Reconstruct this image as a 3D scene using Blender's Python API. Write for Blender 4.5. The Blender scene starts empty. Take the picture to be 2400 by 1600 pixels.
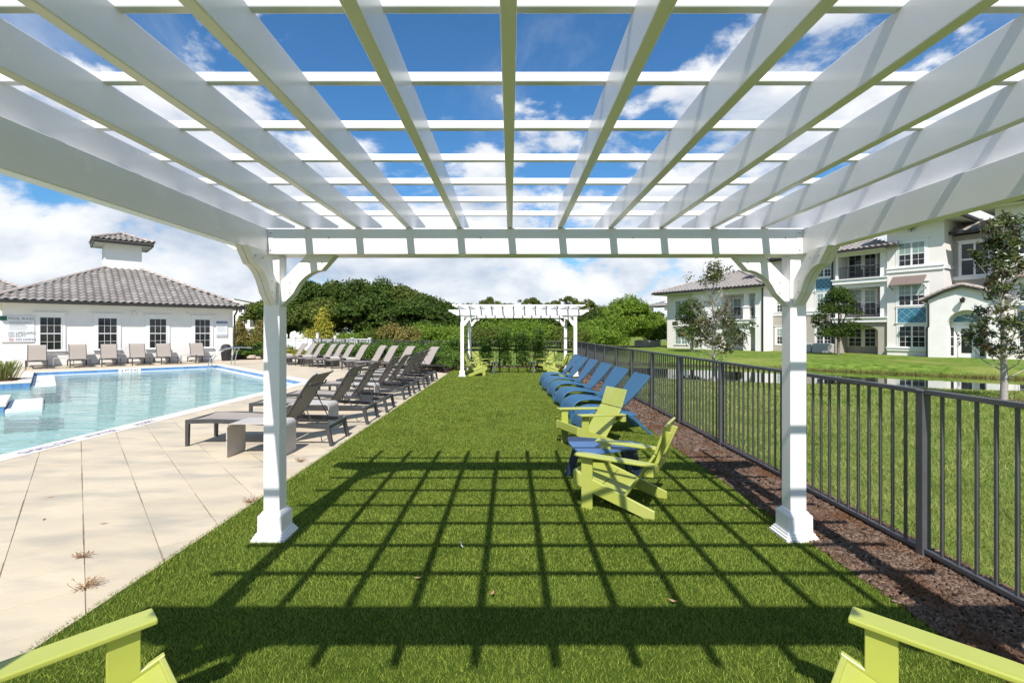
import bpy, bmesh, math, random
import numpy as np
from mathutils import Vector, Matrix

S = bpy.context.scene
COL = S.collection
R = math.radians
random.seed(4)

# ------------------------------------------------------------------ camera
F, HX, HY, H = 1167.0, 1196.5, 778.0, 1.63      # focal length and vanishing point in photo pixels, eye height
cam_data = bpy.data.cameras.new('camera')
cam = bpy.data.objects.new('camera', cam_data)
COL.objects.link(cam)
cam_data.sensor_width = 36.0
cam_data.lens = 36.0 * F / 2400.0
cam_data.shift_x = (1200.0 - HX) / 2400.0
cam_data.shift_y = -(800.0 - HY) / 2400.0
cam_data.clip_start = 0.05
cam_data.clip_end = 4000.0
cam.location = (0, 0, H)
cam.rotation_euler = (R(90), 0, 0)
S.camera = cam

# ------------------------------------------------------------------ world / sun / exposure
SUNV = Vector((-0.09, -0.885, 1.0)).normalized()        # towards the sun
SUN_EL = math.asin(SUNV.z)
SUN_ROT = math.atan2(SUNV.x, SUNV.y)
world = bpy.data.worlds.new('World')
S.world = world
world.use_nodes = True
nt = world.node_tree
nt.nodes.clear()
N = nt.nodes.new
L = nt.links.new
out = N('ShaderNodeOutputWorld')
bg = N('ShaderNodeBackground')
bg.inputs['Strength'].default_value = 0.088
sky = N('ShaderNodeTexSky')
sky.sky_type = 'NISHITA'
sky.sun_disc = False
sky.sun_elevation = SUN_EL
sky.sun_rotation = SUN_ROT
sky.altitude = 0
sky.air_density = 1.0
sky.dust_density = 0.6
sky.ozone_density = 2.5
tc = N('ShaderNodeTexCoord')
sep = N('ShaderNodeSeparateXYZ')
L(tc.outputs['Generated'], sep.inputs[0])


def wmath(op, a, b=None, clamp=False):
    n = N('ShaderNodeMath')
    n.operation = op
    n.use_clamp = clamp
    for i, v in enumerate((a, b)):
        if v is None:
            continue
        if isinstance(v, (int, float)):
            n.inputs[i].default_value = v
        else:
            L(v, n.inputs[i])
    return n.outputs[0]


def wramp(fac, p0, p1):
    n = N('ShaderNodeMapRange')
    n.interpolation_type = 'SMOOTHSTEP'
    n.inputs['From Min'].default_value = p0
    n.inputs['From Max'].default_value = p1
    L(fac, n.inputs['Value'])
    return n.outputs[0]


def wnoise(scale, detail, rough, off, vscale=(1, 1, 1.9), dist=0.2):
    mp = N('ShaderNodeMapping')
    mp.inputs['Location'].default_value = off
    mp.inputs['Scale'].default_value = vscale
    L(tc.outputs['Generated'], mp.inputs[0])
    n = N('ShaderNodeTexNoise')
    n.inputs['Scale'].default_value = scale
    n.inputs['Detail'].default_value = detail
    n.inputs['Roughness'].default_value = rough
    n.inputs['Distortion'].default_value = dist
    L(mp.outputs[0], n.inputs['Vector'])
    return n.outputs['Fac']


OFF = (2.35, 0.4, 0.15)
puff = wnoise(3.4, 11.0, 0.56, OFF)
puff_up = wnoise(3.4, 5.0, 0.52, (OFF[0], OFF[1], OFF[2] + 0.085))      # the same field a little higher: lit tops, grey bases
wisp = wnoise(2.1, 8.0, 0.60, (5.2, 1.1, 3.0), (1, 1, 1.2), 0.5)
low = wramp(sep.outputs[2], 0.58, 0.20)                   # more cloud towards the horizon
bias = wmath('MULTIPLY', low, 0.195)
cum = wramp(wmath('ADD', puff, bias), 0.575, 0.655)
wis = wmath('MULTIPLY', wramp(wisp, 0.46, 0.76), 0.5)
mask = wmath('MAXIMUM', cum, wis)
mask = wmath('MULTIPLY', mask, 0.95)
lit = wmath('MULTIPLY', wmath('SUBTRACT', puff, puff_up), 4.2)
lit = wmath('ADD', lit, 0.62, True)
ccol = N('ShaderNodeMixRGB')
ccol.inputs['Color1'].default_value = (4.3, 5.1, 6.4, 1)
ccol.inputs['Color2'].default_value = (9.2, 9.3, 9.4, 1)
L(lit, ccol.inputs['Fac'])
tint = N('ShaderNodeMixRGB')
tint.blend_type = 'MULTIPLY'
tint.inputs['Fac'].default_value = 1.0
tint.inputs['Color2'].default_value = (0.56, 1.05, 1.36, 1)
L(sky.outputs[0], tint.inputs['Color1'])
mix = N('ShaderNodeMixRGB')
L(mask, mix.inputs['Fac'])
L(tint.outputs[0], mix.inputs['Color1'])
L(ccol.outputs[0], mix.inputs['Color2'])
L(mix.outputs[0], bg.inputs['Color'])
L(bg.outputs[0], out.inputs['Surface'])

sun_data = bpy.data.lights.new('sun', 'SUN')
sun_data.energy = 5.0
sun_data.angle = R(0.55)
sun_data.color = (1.0, 0.94, 0.87)
sun = bpy.data.objects.new('sun', sun_data)
COL.objects.link(sun)
sun.location = (-5, -45, 50)
sun.rotation_euler = (-SUNV).to_track_quat('-Z', 'Y').to_euler()

S.view_settings.view_transform = 'Standard'
S.view_settings.look = 'None'
S.view_settings.exposure = 0.36
S.view_settings.gamma = 1.0
S.view_settings.use_curve_mapping = False
S.render.engine = 'CYCLES'
S.cycles.use_denoising = True
S.cycles.max_bounces = 8
S.cycles.diffuse_bounces = 4
S.cycles.glossy_bounces = 4
S.cycles.transparent_max_bounces = 12
S.cycles.caustics_reflective = False
S.cycles.caustics_refractive = False


# ------------------------------------------------------------------ helpers
def gp(px, py, z=0.0):
    """photo pixel of something that stands on the level z -> its plan position"""
    D = (H - z) * F / (py - HY)
    return ((px - HX) * D / F, D)


def tag(o, label=None, cat=None, group=None, kind=None):
    if label: o['label'] = label
    if cat: o['category'] = cat
    if group: o['group'] = group
    if kind: o['kind'] = kind
    return o


def empty(name, loc=(0, 0, 0), rz=0.0, label=None, cat=None, group=None):
    o = bpy.data.objects.new(name, None)
    o.empty_display_size = 0.2
    COL.objects.link(o)
    o.location = loc
    o.rotation_euler = (0, 0, rz)
    return tag(o, label, cat, group)


def copy_tree(o, parent=None):
    c = o.copy()
    COL.objects.link(c)
    if parent is not None:
        c.parent = parent
    for ch in o.children:
        copy_tree(ch, c)
    return c


def link(name, me, mat=None, parent=None):
    o = bpy.data.objects.new(name, me)
    COL.objects.link(o)
    if mat is not None and not me.materials:
        me.materials.append(mat)
    if parent is not None:
        o.parent = parent
    return o


class MB:
    """collects simple solids and links them as one mesh"""
    def __init__(self):
        self.v, self.f = [], []

    def add(self, vs, fs):
        b = len(self.v)
        self.v += [tuple(p) for p in vs]
        self.f += [tuple(b + i for i in f) for f in fs]
        return self

    def box(self, c, s, M=None):
        x, y, z = (k / 2 for k in s)
        vs = [Vector((sx * x, sy * y, sz * z)) for sx in (-1, 1) for sy in (-1, 1) for sz in (-1, 1)]
        if M is not None:
            vs = [M @ p for p in vs]
        c = Vector(c)
        return self.add([p + c for p in vs],
                        [(0, 1, 3, 2), (4, 6, 7, 5), (0, 4, 5, 1), (2, 3, 7, 6), (0, 2, 6, 4), (1, 5, 7, 3)])

    def lohi(self, lo, hi):
        return self.box([(a + b) / 2 for a, b in zip(lo, hi)], [abs(b - a) for a, b in zip(lo, hi)])

    def bar(self, a, b, w, t, up=(0, 0, 1)):
        """rectangular bar from a to b, w across, t along up"""
        a, b = Vector(a), Vector(b)
        d = (b - a)
        ln = d.length
        d.normalize()
        up = Vector(up)
        s = d.cross(up)
        if s.length < 1e-5:
            s = d.cross(Vector((1, 0, 0)))
        s.normalize()
        u = s.cross(d).normalized()
        M = Matrix((d, s, u)).transposed()
        return self.box((a + b) / 2, (ln, w, t), M)

    def prism(self, pts, off):
        """polygon of 3-D points extruded by off"""
        n = len(pts)
        off = Vector(off)
        vs = [Vector(p) for p in pts] + [Vector(p) + off for p in pts]
        fs = [tuple(range(n))[::-1], tuple(range(n, 2 * n))]
        fs += [(i, (i + 1) % n, n + (i + 1) % n, n + i) for i in range(n)]
        return self.add(vs, fs)

    def rings(self, rings, cap=True, closed=True):
        n = len(rings[0])
        vs = [p for r in rings for p in r]
        fs = []
        for k in range(len(rings) - 1):
            for i in range(n if closed else n - 1):
                j = (i + 1) % n
                fs.append((k * n + i, k * n + j, (k + 1) * n + j, (k + 1) * n + i))
        if cap and closed:
            fs.append(tuple(range(n))[::-1])
            fs.append(tuple((len(rings) - 1) * n + i for i in range(n)))
        return self.add(vs, fs)

    def tube(self, pts, rad, seg=8, cap=True):
        pts = [Vector(p) for p in pts]
        if not hasattr(rad, '__len__'):
            rad = [rad] * len(pts)
        rg = []
        prev = None
        for i, p in enumerate(pts):
            d = (pts[min(i + 1, len(pts) - 1)] - pts[max(i - 1, 0)]).normalized()
            a = prev if prev is not None else (Vector((0, 0, 1)) if abs(d.z) < 0.9 else Vector((1, 0, 0)))
            a = (a - d * a.dot(d)).normalized()
            b = d.cross(a)
            prev = a
            rg.append([p + (a * math.cos(t) + b * math.sin(t)) * rad[i] for t in
                       [2 * math.pi * k / seg for k in range(seg)]])
        return self.rings(rg, cap)

    def lathe(self, prof, seg=20, c=(0, 0, 0)):
        c = Vector(c)
        return self.rings([[c + Vector((r * math.cos(2 * math.pi * k / seg), r * math.sin(2 * math.pi * k / seg), z))
                            for k in range(seg)] for r, z in prof])

    def build(self, name, mat=None, parent=None, smooth=0, bevel=0.0, seg=1, fix=True):
        me = bpy.data.meshes.new(name)
        bm = bmesh.new()
        vs = [bm.verts.new(p) for p in self.v]
        for f in self.f:
            try:
                bm.faces.new([vs[i] for i in f])
            except ValueError:
                pass
        if fix:
            bmesh.ops.recalc_face_normals(bm, faces=bm.faces)
        if bevel:
            es = [e for e in bm.edges if len(e.link_faces) == 2 and e.calc_face_angle(0) > R(30)]
            bmesh.ops.bevel(bm, geom=es, offset=bevel, segments=seg, affect='EDGES', clamp_overlap=True, profile=0.5)
        bm.to_mesh(me)
        bm.free()
        if smooth and not bevel:
            me.polygons.foreach_set('use_smooth', [True] * len(me.polygons))
            me.set_sharp_from_angle(angle=R(smooth))
        return link(name, me, mat, parent)


def np_mesh(name, V, Fc, mat=None, parent=None):
    """mesh from numpy arrays, every face with the same number of corners"""
    V = np.asarray(V, dtype=np.float32)
    Fc = np.asarray(Fc, dtype=np.int32)
    me = bpy.data.meshes.new(name)
    me.vertices.add(len(V))
    me.vertices.foreach_set('co', V.ravel())
    me.loops.add(Fc.size)
    me.loops.foreach_set('vertex_index', Fc.ravel())
    me.polygons.add(len(Fc))
    me.polygons.foreach_set('loop_start', np.arange(len(Fc), dtype=np.int32) * Fc.shape[1])
    me.update(calc_edges=True)
    return link(name, me, mat, parent)


# ------------------------------------------------------------------ materials
MATS = {}


def pmat(name, col, col2=None, rough=0.5, nscale=4.0, ndetail=4.0, island=0.0, objrand=0.0, bump=0.0, bscale=60.0,
         spec=0.5, metallic=0.0, stretch=None, lo=0.35, hi=0.65, trans=0.0, coat=0.0, rvar=0.0, col3=None, n3=1.0, bdist=0.01):
    """principled material: two colours mixed by noise, optional per-piece variation and fine relief"""
    m = bpy.data.materials.new(name)
    m.use_nodes = True
    t = m.node_tree
    t.nodes.clear()
    nn, ll = t.nodes.new, t.links.new
    o = nn('ShaderNodeOutputMaterial')
    b = nn('ShaderNodeBsdfPrincipled')
    b.inputs['Roughness'].default_value = rough
    b.inputs['Metallic'].default_value = metallic
    b.inputs['Specular IOR Level'].default_value = spec
    if coat:
        b.inputs['Coat Weight'].default_value = coat
        b.inputs['Coat Roughness'].default_value = 0.15
    ll(b.outputs[0], o.inputs['Surface'])
    tcn = nn('ShaderNodeTexCoord')
    vec = tcn.outputs['Object']
    if stretch:
        mp = nn('ShaderNodeMapping')
        mp.inputs['Scale'].default_value = stretch
        ll(vec, mp.inputs[0])
        vec = mp.outputs[0]
    c1 = (*col, 1)
    col_out = None
    if col2 is not None:
        no = nn('ShaderNodeTexNoise')
        no.inputs['Scale'].default_value = nscale
        no.inputs['Detail'].default_value = ndetail
        no.inputs['Roughness'].default_value = 0.6
        ll(vec, no.inputs['Vector'])
        mr = nn('ShaderNodeMapRange')
        mr.inputs['From Min'].default_value = lo
        mr.inputs['From Max'].default_value = hi
        ll(no.outputs['Fac'], mr.inputs['Value'])
        mx = nn('ShaderNodeMixRGB')
        mx.inputs['Color1'].default_value = c1
        mx.inputs['Color2'].default_value = (*col2, 1)
        fac = mr.outputs[0]
        if island:
            ge = nn('ShaderNodeNewGeometry')
            ad = nn('ShaderNodeMixRGB')
            ad.inputs['Fac'].default_value = island
            ll(fac, ad.inputs['Color1'])
            ll(ge.outputs['Random Per Island'], ad.inputs['Color2'])
            fac = ad.outputs[0]
        ll(fac, mx.inputs['Fac'])
        col_out = mx.outputs[0]
        if col3 is not None:
            n2 = nn('ShaderNodeTexNoise')
            n2.inputs['Scale'].default_value = n3
            n2.inputs['Detail'].default_value = 3
            ll(vec, n2.inputs['Vector'])
            m2 = nn('ShaderNodeMapRange')
            m2.inputs['From Min'].default_value = 0.48
            m2.inputs['From Max'].default_value = 0.68
            ll(n2.outputs['Fac'], m2.inputs['Value'])
            x2 = nn('ShaderNodeMixRGB')
            ll(m2.outputs[0], x2.inputs['Fac'])
            ll(col_out, x2.inputs['Color1'])
            x2.inputs['Color2'].default_value = (*col3, 1)
            col_out = x2.outputs[0]
    if objrand:
        oi = nn('ShaderNodeObjectInfo')
        hs = nn('ShaderNodeHueSaturation')
        mr2 = nn('ShaderNodeMapRange')
        mr2.inputs['To Min'].default_value = 1 - objrand
        mr2.inputs['To Max'].default_value = 1 + objrand
        ll(oi.outputs['Random'], mr2.inputs['Value'])
        ll(mr2.outputs[0], hs.inputs['Value'])
        if col_out is not None:
            ll(col_out, hs.inputs['Color'])
        else:
            hs.inputs['Color'].default_value = c1
        col_out = hs.outputs[0]
    if col_out is not None:
        ll(col_out, b.inputs['Base Color'])
    else:
        b.inputs['Base Color'].default_value = c1
    if rvar:
        rn = nn('ShaderNodeTexNoise')
        rn.inputs['Scale'].default_value = 3.0
        rn.inputs['Detail'].default_value = 5.0
        ll(vec, rn.inputs['Vector'])
        rm = nn('ShaderNodeMapRange')
        rm.inputs['To Min'].default_value = rough - rvar
        rm.inputs['To Max'].default_value = rough + rvar
        ll(rn.outputs['Fac'], rm.inputs['Value'])
        ll(rm.outputs[0], b.inputs['Roughness'])
    if bump:
        bn = nn('ShaderNodeTexNoise')
        bn.inputs['Scale'].default_value = bscale
        bn.inputs['Detail'].default_value = 5
        ll(vec, bn.inputs['Vector'])
        bu = nn('ShaderNodeBump')
        bu.inputs['Strength'].default_value = bump
        bu.inputs['Distance'].default_value = bdist
        ll(bn.outputs['Fac'], bu.inputs['Height'])
        ll(bu.outputs[0], b.inputs['Normal'])
    if trans:
        tr = nn('ShaderNodeBsdfTranslucent')
        if col_out is not None:
            ll(col_out, tr.inputs['Color'])
        else:
            tr.inputs['Color'].default_value = c1
        ms = nn('ShaderNodeMixShader')
        ms.inputs['Fac'].default_value = trans
        ll(b.outputs[0], ms.inputs[1])
        ll(tr.outputs[0], ms.inputs[2])
        ll(ms.outputs[0], o.inputs['Surface'])
    MATS[name] = m
    return m


def water_mat(name, tint_c, wscale, bump, stretch, gloss=1.0, murk=None, dist=0.05):
    """water surface: mirror by Fresnel over a tinted clear (or murky) body"""
    m = bpy.data.materials.new(name)
    m.use_nodes = True
    t = m.node_tree
    t.nodes.clear()
    nn, ll = t.nodes.new, t.links.new
    o = nn('ShaderNodeOutputMaterial')
    tcn = nn('ShaderNodeTexCoord')
    mp = nn('ShaderNodeMapping')
    mp.inputs['Scale'].default_value = stretch
    mp.inputs['Rotation'].default_value = (0, 0, R(-38 if murk is None else 0))
    ll(tcn.outputs['Object'], mp.inputs[0])
    no = nn('ShaderNodeTexNoise')
    no.inputs['Scale'].default_value = wscale
    no.inputs['Detail'].default_value = 3
    no.inputs['Distortion'].default_value = 0.6
    ll(mp.outputs[0], no.inputs['Vector'])
    bu = nn('ShaderNodeBump')
    bu.inputs['Strength'].default_value = bump
    bu.inputs['Distance'].default_value = dist
    ll(no.outputs['Fac'], bu.inputs['Height'])
    fr = nn('ShaderNodeFresnel')
    fr.inputs['IOR'].default_value = 1.33
    ll(bu.outputs[0], fr.inputs['Normal'])
    gl = nn('ShaderNodeBsdfGlossy')
    gl.inputs['Roughness'].default_value = 0.03
    ll(bu.outputs[0], gl.inputs['Normal'])
    if murk is None:
        body = nn('ShaderNodeBsdfTransparent')
        body.inputs['Color'].default_value = (*tint_c, 1)
        sc_ = nn('ShaderNodeBsdfDiffuse')           # light scattered back by the water itself
        sc_.inputs['Color'].default_value = (0.47, 0.70, 0.675, 1)
        mb_ = nn('ShaderNodeMixShader')
        mb_.inputs['Fac'].default_value = 0.38
        ll(body.outputs[0], mb_.inputs[1])
        ll(sc_.outputs[0], mb_.inputs[2])
        body = mb_
    else:
        body = nn('ShaderNodeBsdfDiffuse')
        body.inputs['Color'].default_value = (*murk, 1)
    ms = nn('ShaderNodeMixShader')
    mu = nn('ShaderNodeMath')
    mu.operation = 'MULTIPLY'
    mu.use_clamp = True
    mu.inputs[1].default_value = gloss
    ll(fr.outputs[0], mu.inputs[0])
    ll(mu.outputs[0], ms.inputs['Fac'])
    ll(body.outputs[0], ms.inputs[1])
    ll(gl.outputs[0], ms.inputs[2])
    ll(ms.outputs[0], o.inputs['Surface'])
    return m


M_vinyl = pmat('white_vinyl', (0.795, 0.785, 0.785), (0.745, 0.735, 0.735), rough=0.26, nscale=2.2, rvar=0.06, bump=0.015, bscale=9.0, lo=0.42, hi=0.75)
M_screw = pmat('screw_steel', (0.32, 0.32, 0.31), rough=0.4, metallic=0.7)
M_fence = pmat('bronze_fence', (0.085, 0.085, 0.092), (0.07, 0.07, 0.075), rough=0.42, nscale=6, bump=0.04)
M_lime = pmat('lime_board', (0.395, 0.43, 0.082), (0.36, 0.395, 0.08), rough=0.36, nscale=3, rvar=0.08, bump=0.04, bscale=120, col3=(0.42, 0.45, 0.125), n3=1.4, spec=0.65)
M_blue = pmat('blue_shell', (0.027, 0.105, 0.205), (0.03, 0.118, 0.225), rough=0.5, nscale=5, bump=0.06, bscale=180)
M_bluetab = pmat('blue_board', (0.06, 0.135, 0.29), (0.07, 0.15, 0.31), rough=0.42, nscale=3, bump=0.04, bscale=120)
M_navy = pmat('navy_board', (0.012, 0.022, 0.06), (0.016, 0.03, 0.07), rough=0.45, nscale=3)
M_frame = pmat('lounger_frame', (0.042, 0.042, 0.044), (0.055, 0.055, 0.056), rough=0.45, nscale=5, bump=0.03)
M_sling = pmat('sling_fabric', (0.35, 0.31, 0.275), (0.30, 0.265, 0.235), rough=0.85, nscale=300, ndetail=1, bump=0.15, bscale=500, spec=0.1)
M_stucco = pmat('white_stucco', (0.81, 0.79, 0.765), (0.765, 0.745, 0.72), rough=0.9, nscale=1.6, bump=0.25, bscale=70, spec=0.1)
M_stucco2 = pmat('pale_stucco', (0.79, 0.75, 0.715), (0.755, 0.715, 0.68), rough=0.9, nscale=0.8, bump=0.2, bscale=40, spec=0.1)
M_beige = pmat('taupe_stucco', (0.42, 0.385, 0.335), (0.385, 0.35, 0.305), rough=0.85, nscale=0.8, bump=0.2, bscale=40, spec=0.2)
M_trim = pmat('white_trim', (0.80, 0.80, 0.79), (0.76, 0.76, 0.75), rough=0.5, nscale=3)
M_gutter = pmat('dark_gutter', (0.022, 0.019, 0.018), (0.03, 0.026, 0.024), rough=0.4, nscale=3)
M_soffit = pmat('soffit', (0.72, 0.71, 0.67), (0.68, 0.67, 0.63), rough=0.7, nscale=3)
M_tile = pmat('concrete_roof_tile', (0.265, 0.245, 0.228), (0.19, 0.178, 0.168), rough=0.9, nscale=2.4, objrand=0.2, bump=0.3, bscale=40, spec=0.1, col3=(0.335, 0.315, 0.295), n3=0.9)
M_tilej = pmat('concrete_roof_tile_far', (0.32, 0.295, 0.275), (0.23, 0.215, 0.205), rough=0.9, nscale=1.5, island=0.5, bump=0.3, bscale=30, spec=0.1)
M_roofbase = pmat('roof_underlay', (0.10, 0.09, 0.085), rough=0.9)
M_ridge = pmat('ridge_tile', (0.44, 0.37, 0.335), (0.36, 0.31, 0.285), rough=0.85, nscale=5, objrand=0.1, spec=0.2)
M_paver = pmat('sandstone_paver', (0.56, 0.48, 0.355), (0.495, 0.425, 0.32), rough=0.85, nscale=1.1, ndetail=7, objrand=0.05, bump=0.16, bscale=18, spec=0.12,
               stretch=(1.0, 2.6, 1.0), col3=(0.40, 0.36, 0.29), n3=1.2)
M_joint = pmat('paver_joint', (0.33, 0.275, 0.21), (0.22, 0.18, 0.135), rough=0.95, nscale=9)
M_coping = pmat('pool_coping', (0.72, 0.67, 0.58), (0.66, 0.61, 0.53), rough=0.75, nscale=3, bump=0.1, bscale=30, spec=0.2)
M_pltile = pmat('blue_pool_tile', (0.10, 0.235, 0.46), (0.125, 0.28, 0.52), rough=0.12, nscale=2.0, objrand=0.18)
M_plaster = pmat('pool_plaster', (0.58, 0.79, 0.765), (0.50, 0.74, 0.725), rough=0.8, nscale=0.8, ndetail=6)
M_ledge = pmat('ledge_stone', (0.72, 0.74, 0.76), (0.66, 0.69, 0.72), rough=0.6, nscale=3)
M_turf = pmat('turf_backing', (0.035, 0.062, 0.008), (0.06, 0.095, 0.014), rough=0.95, nscale=14, ndetail=6, lo=0.3, hi=0.7, spec=0.05)
M_blade = pmat('turf_blade', (0.062, 0.112, 0.010), (0.34, 0.40, 0.072), rough=0.75, nscale=2.0, ndetail=5, island=0.74, trans=0.22, spec=0.06, col3=(0.215, 0.285, 0.048), n3=0.9)
M_lawnb = pmat('lawn_blade', (0.07, 0.15, 0.014), (0.42, 0.43, 0.14), rough=0.7, nscale=0.9, ndetail=5, island=0.62, trans=0.28, spec=0.08)
M_lawn = pmat('lawn', (0.06, 0.12, 0.014), (0.18, 0.25, 0.045), rough=0.95, nscale=2.3, ndetail=9, bump=0.5, bscale=16, col3=(0.21, 0.23, 0.06), n3=0.22, bdist=0.05, spec=0.05)
M_soil = pmat('mulch_soil', (0.035, 0.021, 0.014), (0.06, 0.038, 0.026), rough=1.0, nscale=18, bump=0.4, bscale=40, spec=0.05)
M_chip = pmat('bark_chip', (0.035, 0.021, 0.014), (0.235, 0.165, 0.125), rough=0.9, nscale=6, island=0.85, spec=0.08, bump=0.2, bscale=60, col3=(0.115, 0.06, 0.033), n3=2.2)
M_glass = pmat('window_glass', (0.010, 0.012, 0.014), (0.028, 0.03, 0.033), rough=0.05, nscale=1.3, spec=0.5)
M_blind = pmat('blind_behind_glass', (0.24, 0.335, 0.30), (0.20, 0.28, 0.255), rough=0.15, nscale=2, stretch=(1, 1, 14), spec=0.7)
M_bark = pmat('bark', (0.13, 0.105, 0.085), (0.22, 0.19, 0.16), rough=0.95, nscale=9, stretch=(3, 3, 0.7), bump=0.5, bscale=25)
M_palebark = pmat('pale_bark', (0.40, 0.37, 0.34), (0.28, 0.255, 0.23), rough=0.95, nscale=14, bump=0.4, bscale=30)
M_oak = pmat('oak_leaf', (0.016, 0.042, 0.007), (0.095, 0.145, 0.022), rough=0.6, nscale=0.35, ndetail=3, island=0.6, trans=0.22, spec=0.15)
M_oak2 = pmat('olive_leaf', (0.04, 0.07, 0.010), (0.16, 0.185, 0.035), rough=0.6, nscale=0.35, ndetail=3, island=0.6, trans=0.22, spec=0.15)
M_brush = pmat('brush_leaf', (0.07, 0.14, 0.012), (0.24, 0.34, 0.045), rough=0.6, nscale=0.5, ndetail=3, island=0.6, trans=0.3, spec=0.12)
M_yellow = pmat('yellow_leaf', (0.20, 0.21, 0.02), (0.52, 0.47, 0.05), rough=0.55, nscale=0.8, island=0.6, trans=0.3)
M_orange = pmat('rusty_leaf', (0.12, 0.13, 0.025), (0.34, 0.25, 0.06), rough=0.6, nscale=0.8, island=0.6, trans=0.3)
M_hedge = pmat('hedge_leaf', (0.028, 0.075, 0.010), (0.15, 0.25, 0.03), rough=0.5, nscale=1.2, island=0.65, trans=0.22, spec=0.25)
M_magnolia = pmat('magnolia_leaf', (0.022, 0.052, 0.010), (0.13, 0.155, 0.04), rough=0.3, nscale=0.9, island=0.7, trans=0.15, spec=0.6, col3=(0.13, 0.085, 0.03), n3=2.6)
M_straw = pmat('dry_weed', (0.24, 0.13, 0.06), (0.38, 0.24, 0.12), rough=0.8, nscale=8, island=0.7)
M_grassy = pmat('ornamental_grass', (0.11, 0.17, 0.03), (0.42, 0.42, 0.16), rough=0.6, nscale=3, island=0.7, trans=0.25)
M_shore = pmat('shore_grass', (0.075, 0.10, 0.02), (0.30, 0.24, 0.10), rough=0.8, nscale=1.0, island=0.6, trans=0.2, spec=0.05)
M_awning = pmat('brown_awning', (0.19, 0.145, 0.125), (0.15, 0.115, 0.10), rough=0.75, nscale=5, stretch=(8, 8, 1))
M_bluepanel = pmat('blue_panel', (0.035, 0.165, 0.27), (0.04, 0.18, 0.29), rough=0.4, nscale=2)
M_lattice = pmat('pale_lattice', (0.30, 0.44, 0.50), rough=0.5)
M_black = pmat('black_plastic', (0.018, 0.018, 0.019), (0.03, 0.03, 0.031), rough=0.45, nscale=4)
M_steel = pmat('stainless_steel', (0.62, 0.62, 0.60), rough=0.18, metallic=1.0)
M_ac = pmat('condenser_metal', (0.50, 0.50, 0.48), (0.42, 0.42, 0.41), rough=0.5, nscale=4)
M_concrete = pmat('concrete', (0.52, 0.50, 0.46), (0.45, 0.43, 0.40), rough=0.9, nscale=3)
M_rock = pmat('garden_rock', (0.46, 0.36, 0.26), (0.33, 0.27, 0.21), rough=0.9, nscale=6, bump=0.5, bscale=12)
M_sign = pmat('sign_board', (0.72, 0.74, 0.76), (0.70, 0.72, 0.74), rough=0.35, nscale=2)
M_ink = pmat('grey_ink', (0.075, 0.085, 0.095), rough=0.5)
M_inkl = pmat('pale_ink', (0.33, 0.35, 0.37), rough=0.5)
M_red = pmat('red_ink', (0.55, 0.08, 0.07), rough=0.5)
M_green = pmat('green_print', (0.012, 0.09, 0.06), (0.02, 0.12, 0.08), rough=0.5, nscale=3)
M_bluei = pmat('blue_ink', (0.02, 0.04, 0.22), rough=0.5)
M_inkc = pmat('coping_lettering', (0.09, 0.09, 0.22), rough=0.6)
M_whitef = pmat('white_vinyl_fence', (0.76, 0.76, 0.78), (0.72, 0.72, 0.74), rough=0.45, nscale=2)
M_water = water_mat('pool_water', (0.84, 0.965, 0.955), 1.0, 0.6, (0.5, 2.6, 1.0), gloss=1.0)
M_pond = water_mat('pond_water', (0, 0, 0), 0.8, 0.012, (1, 1.6, 1.0), gloss=2.2, murk=(0.016, 0.022, 0.012))
M_table = pmat('perforated_metal', (0.47, 0.44, 0.40), (0.43, 0.40, 0.37), rough=0.55, nscale=4)


def perforate(m, scale=17.0):
    """round punched holes through the sheet metal"""
    t = m.node_tree
    nn, ll = t.nodes.new, t.links.new
    o = [n for n in t.nodes if n.type == 'OUTPUT_MATERIAL'][0]
    b = [n for n in t.nodes if n.type == 'BSDF_PRINCIPLED'][0]
    tcn = nn('ShaderNodeTexCoord')
    vo = nn('ShaderNodeTexVoronoi')
    vo.inputs['Scale'].default_value = scale
    vo.inputs['Randomness'].default_value = 0.5
    ll(tcn.outputs['Object'], vo.inputs['Vector'])
    lt = nn('ShaderNodeMath')
    lt.operation = 'LESS_THAN'
    lt.inputs[1].default_value = 0.13
    ll(vo.outputs['Distance'], lt.inputs[0])
    tr = nn('ShaderNodeBsdfTransparent')
    ms = nn('ShaderNodeMixShader')
    ll(lt.outputs[0], ms.inputs['Fac'])
    ll(b.outputs[0], ms.inputs[1])
    ll(tr.outputs[0], ms.inputs[2])
    ll(ms.outputs[0], o.inputs['Surface'])


perforate(M_table)

ANG = R(43.0)
U = Vector((math.cos(ANG), math.sin(ANG), 0))        # along the pool house front, to the right
V = Vector((-math.sin(ANG), math.cos(ANG), 0))       # away from the pool, towards the pool house
ORD = ['first', 'second', 'third', 'fourth', 'fifth', 'sixth', 'seventh', 'eighth', 'ninth', 'tenth', 'eleventh', 'twelfth', 'thirteenth']
# ------------------------------------------------------------------ ground, pond
rng = np.random.default_rng(7)
POND = np.array([(3.8, 28.0), (9.4, 22.4), (15.2, 20.2), (18.0, 19.3), (27.0, 17.0), (40.0, 14.5), (48, 13),
                 (50, 17), (36, 19.0), (30.0, 20.8), (23.5, 25.0), (18.0, 30.0), (12.5, 33.5), (7.4, 36.5), (4.0, 38.0), (1.5, 33.5)])
NEAR_EDGES = set(range(0, 7)) | {15}


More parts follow.
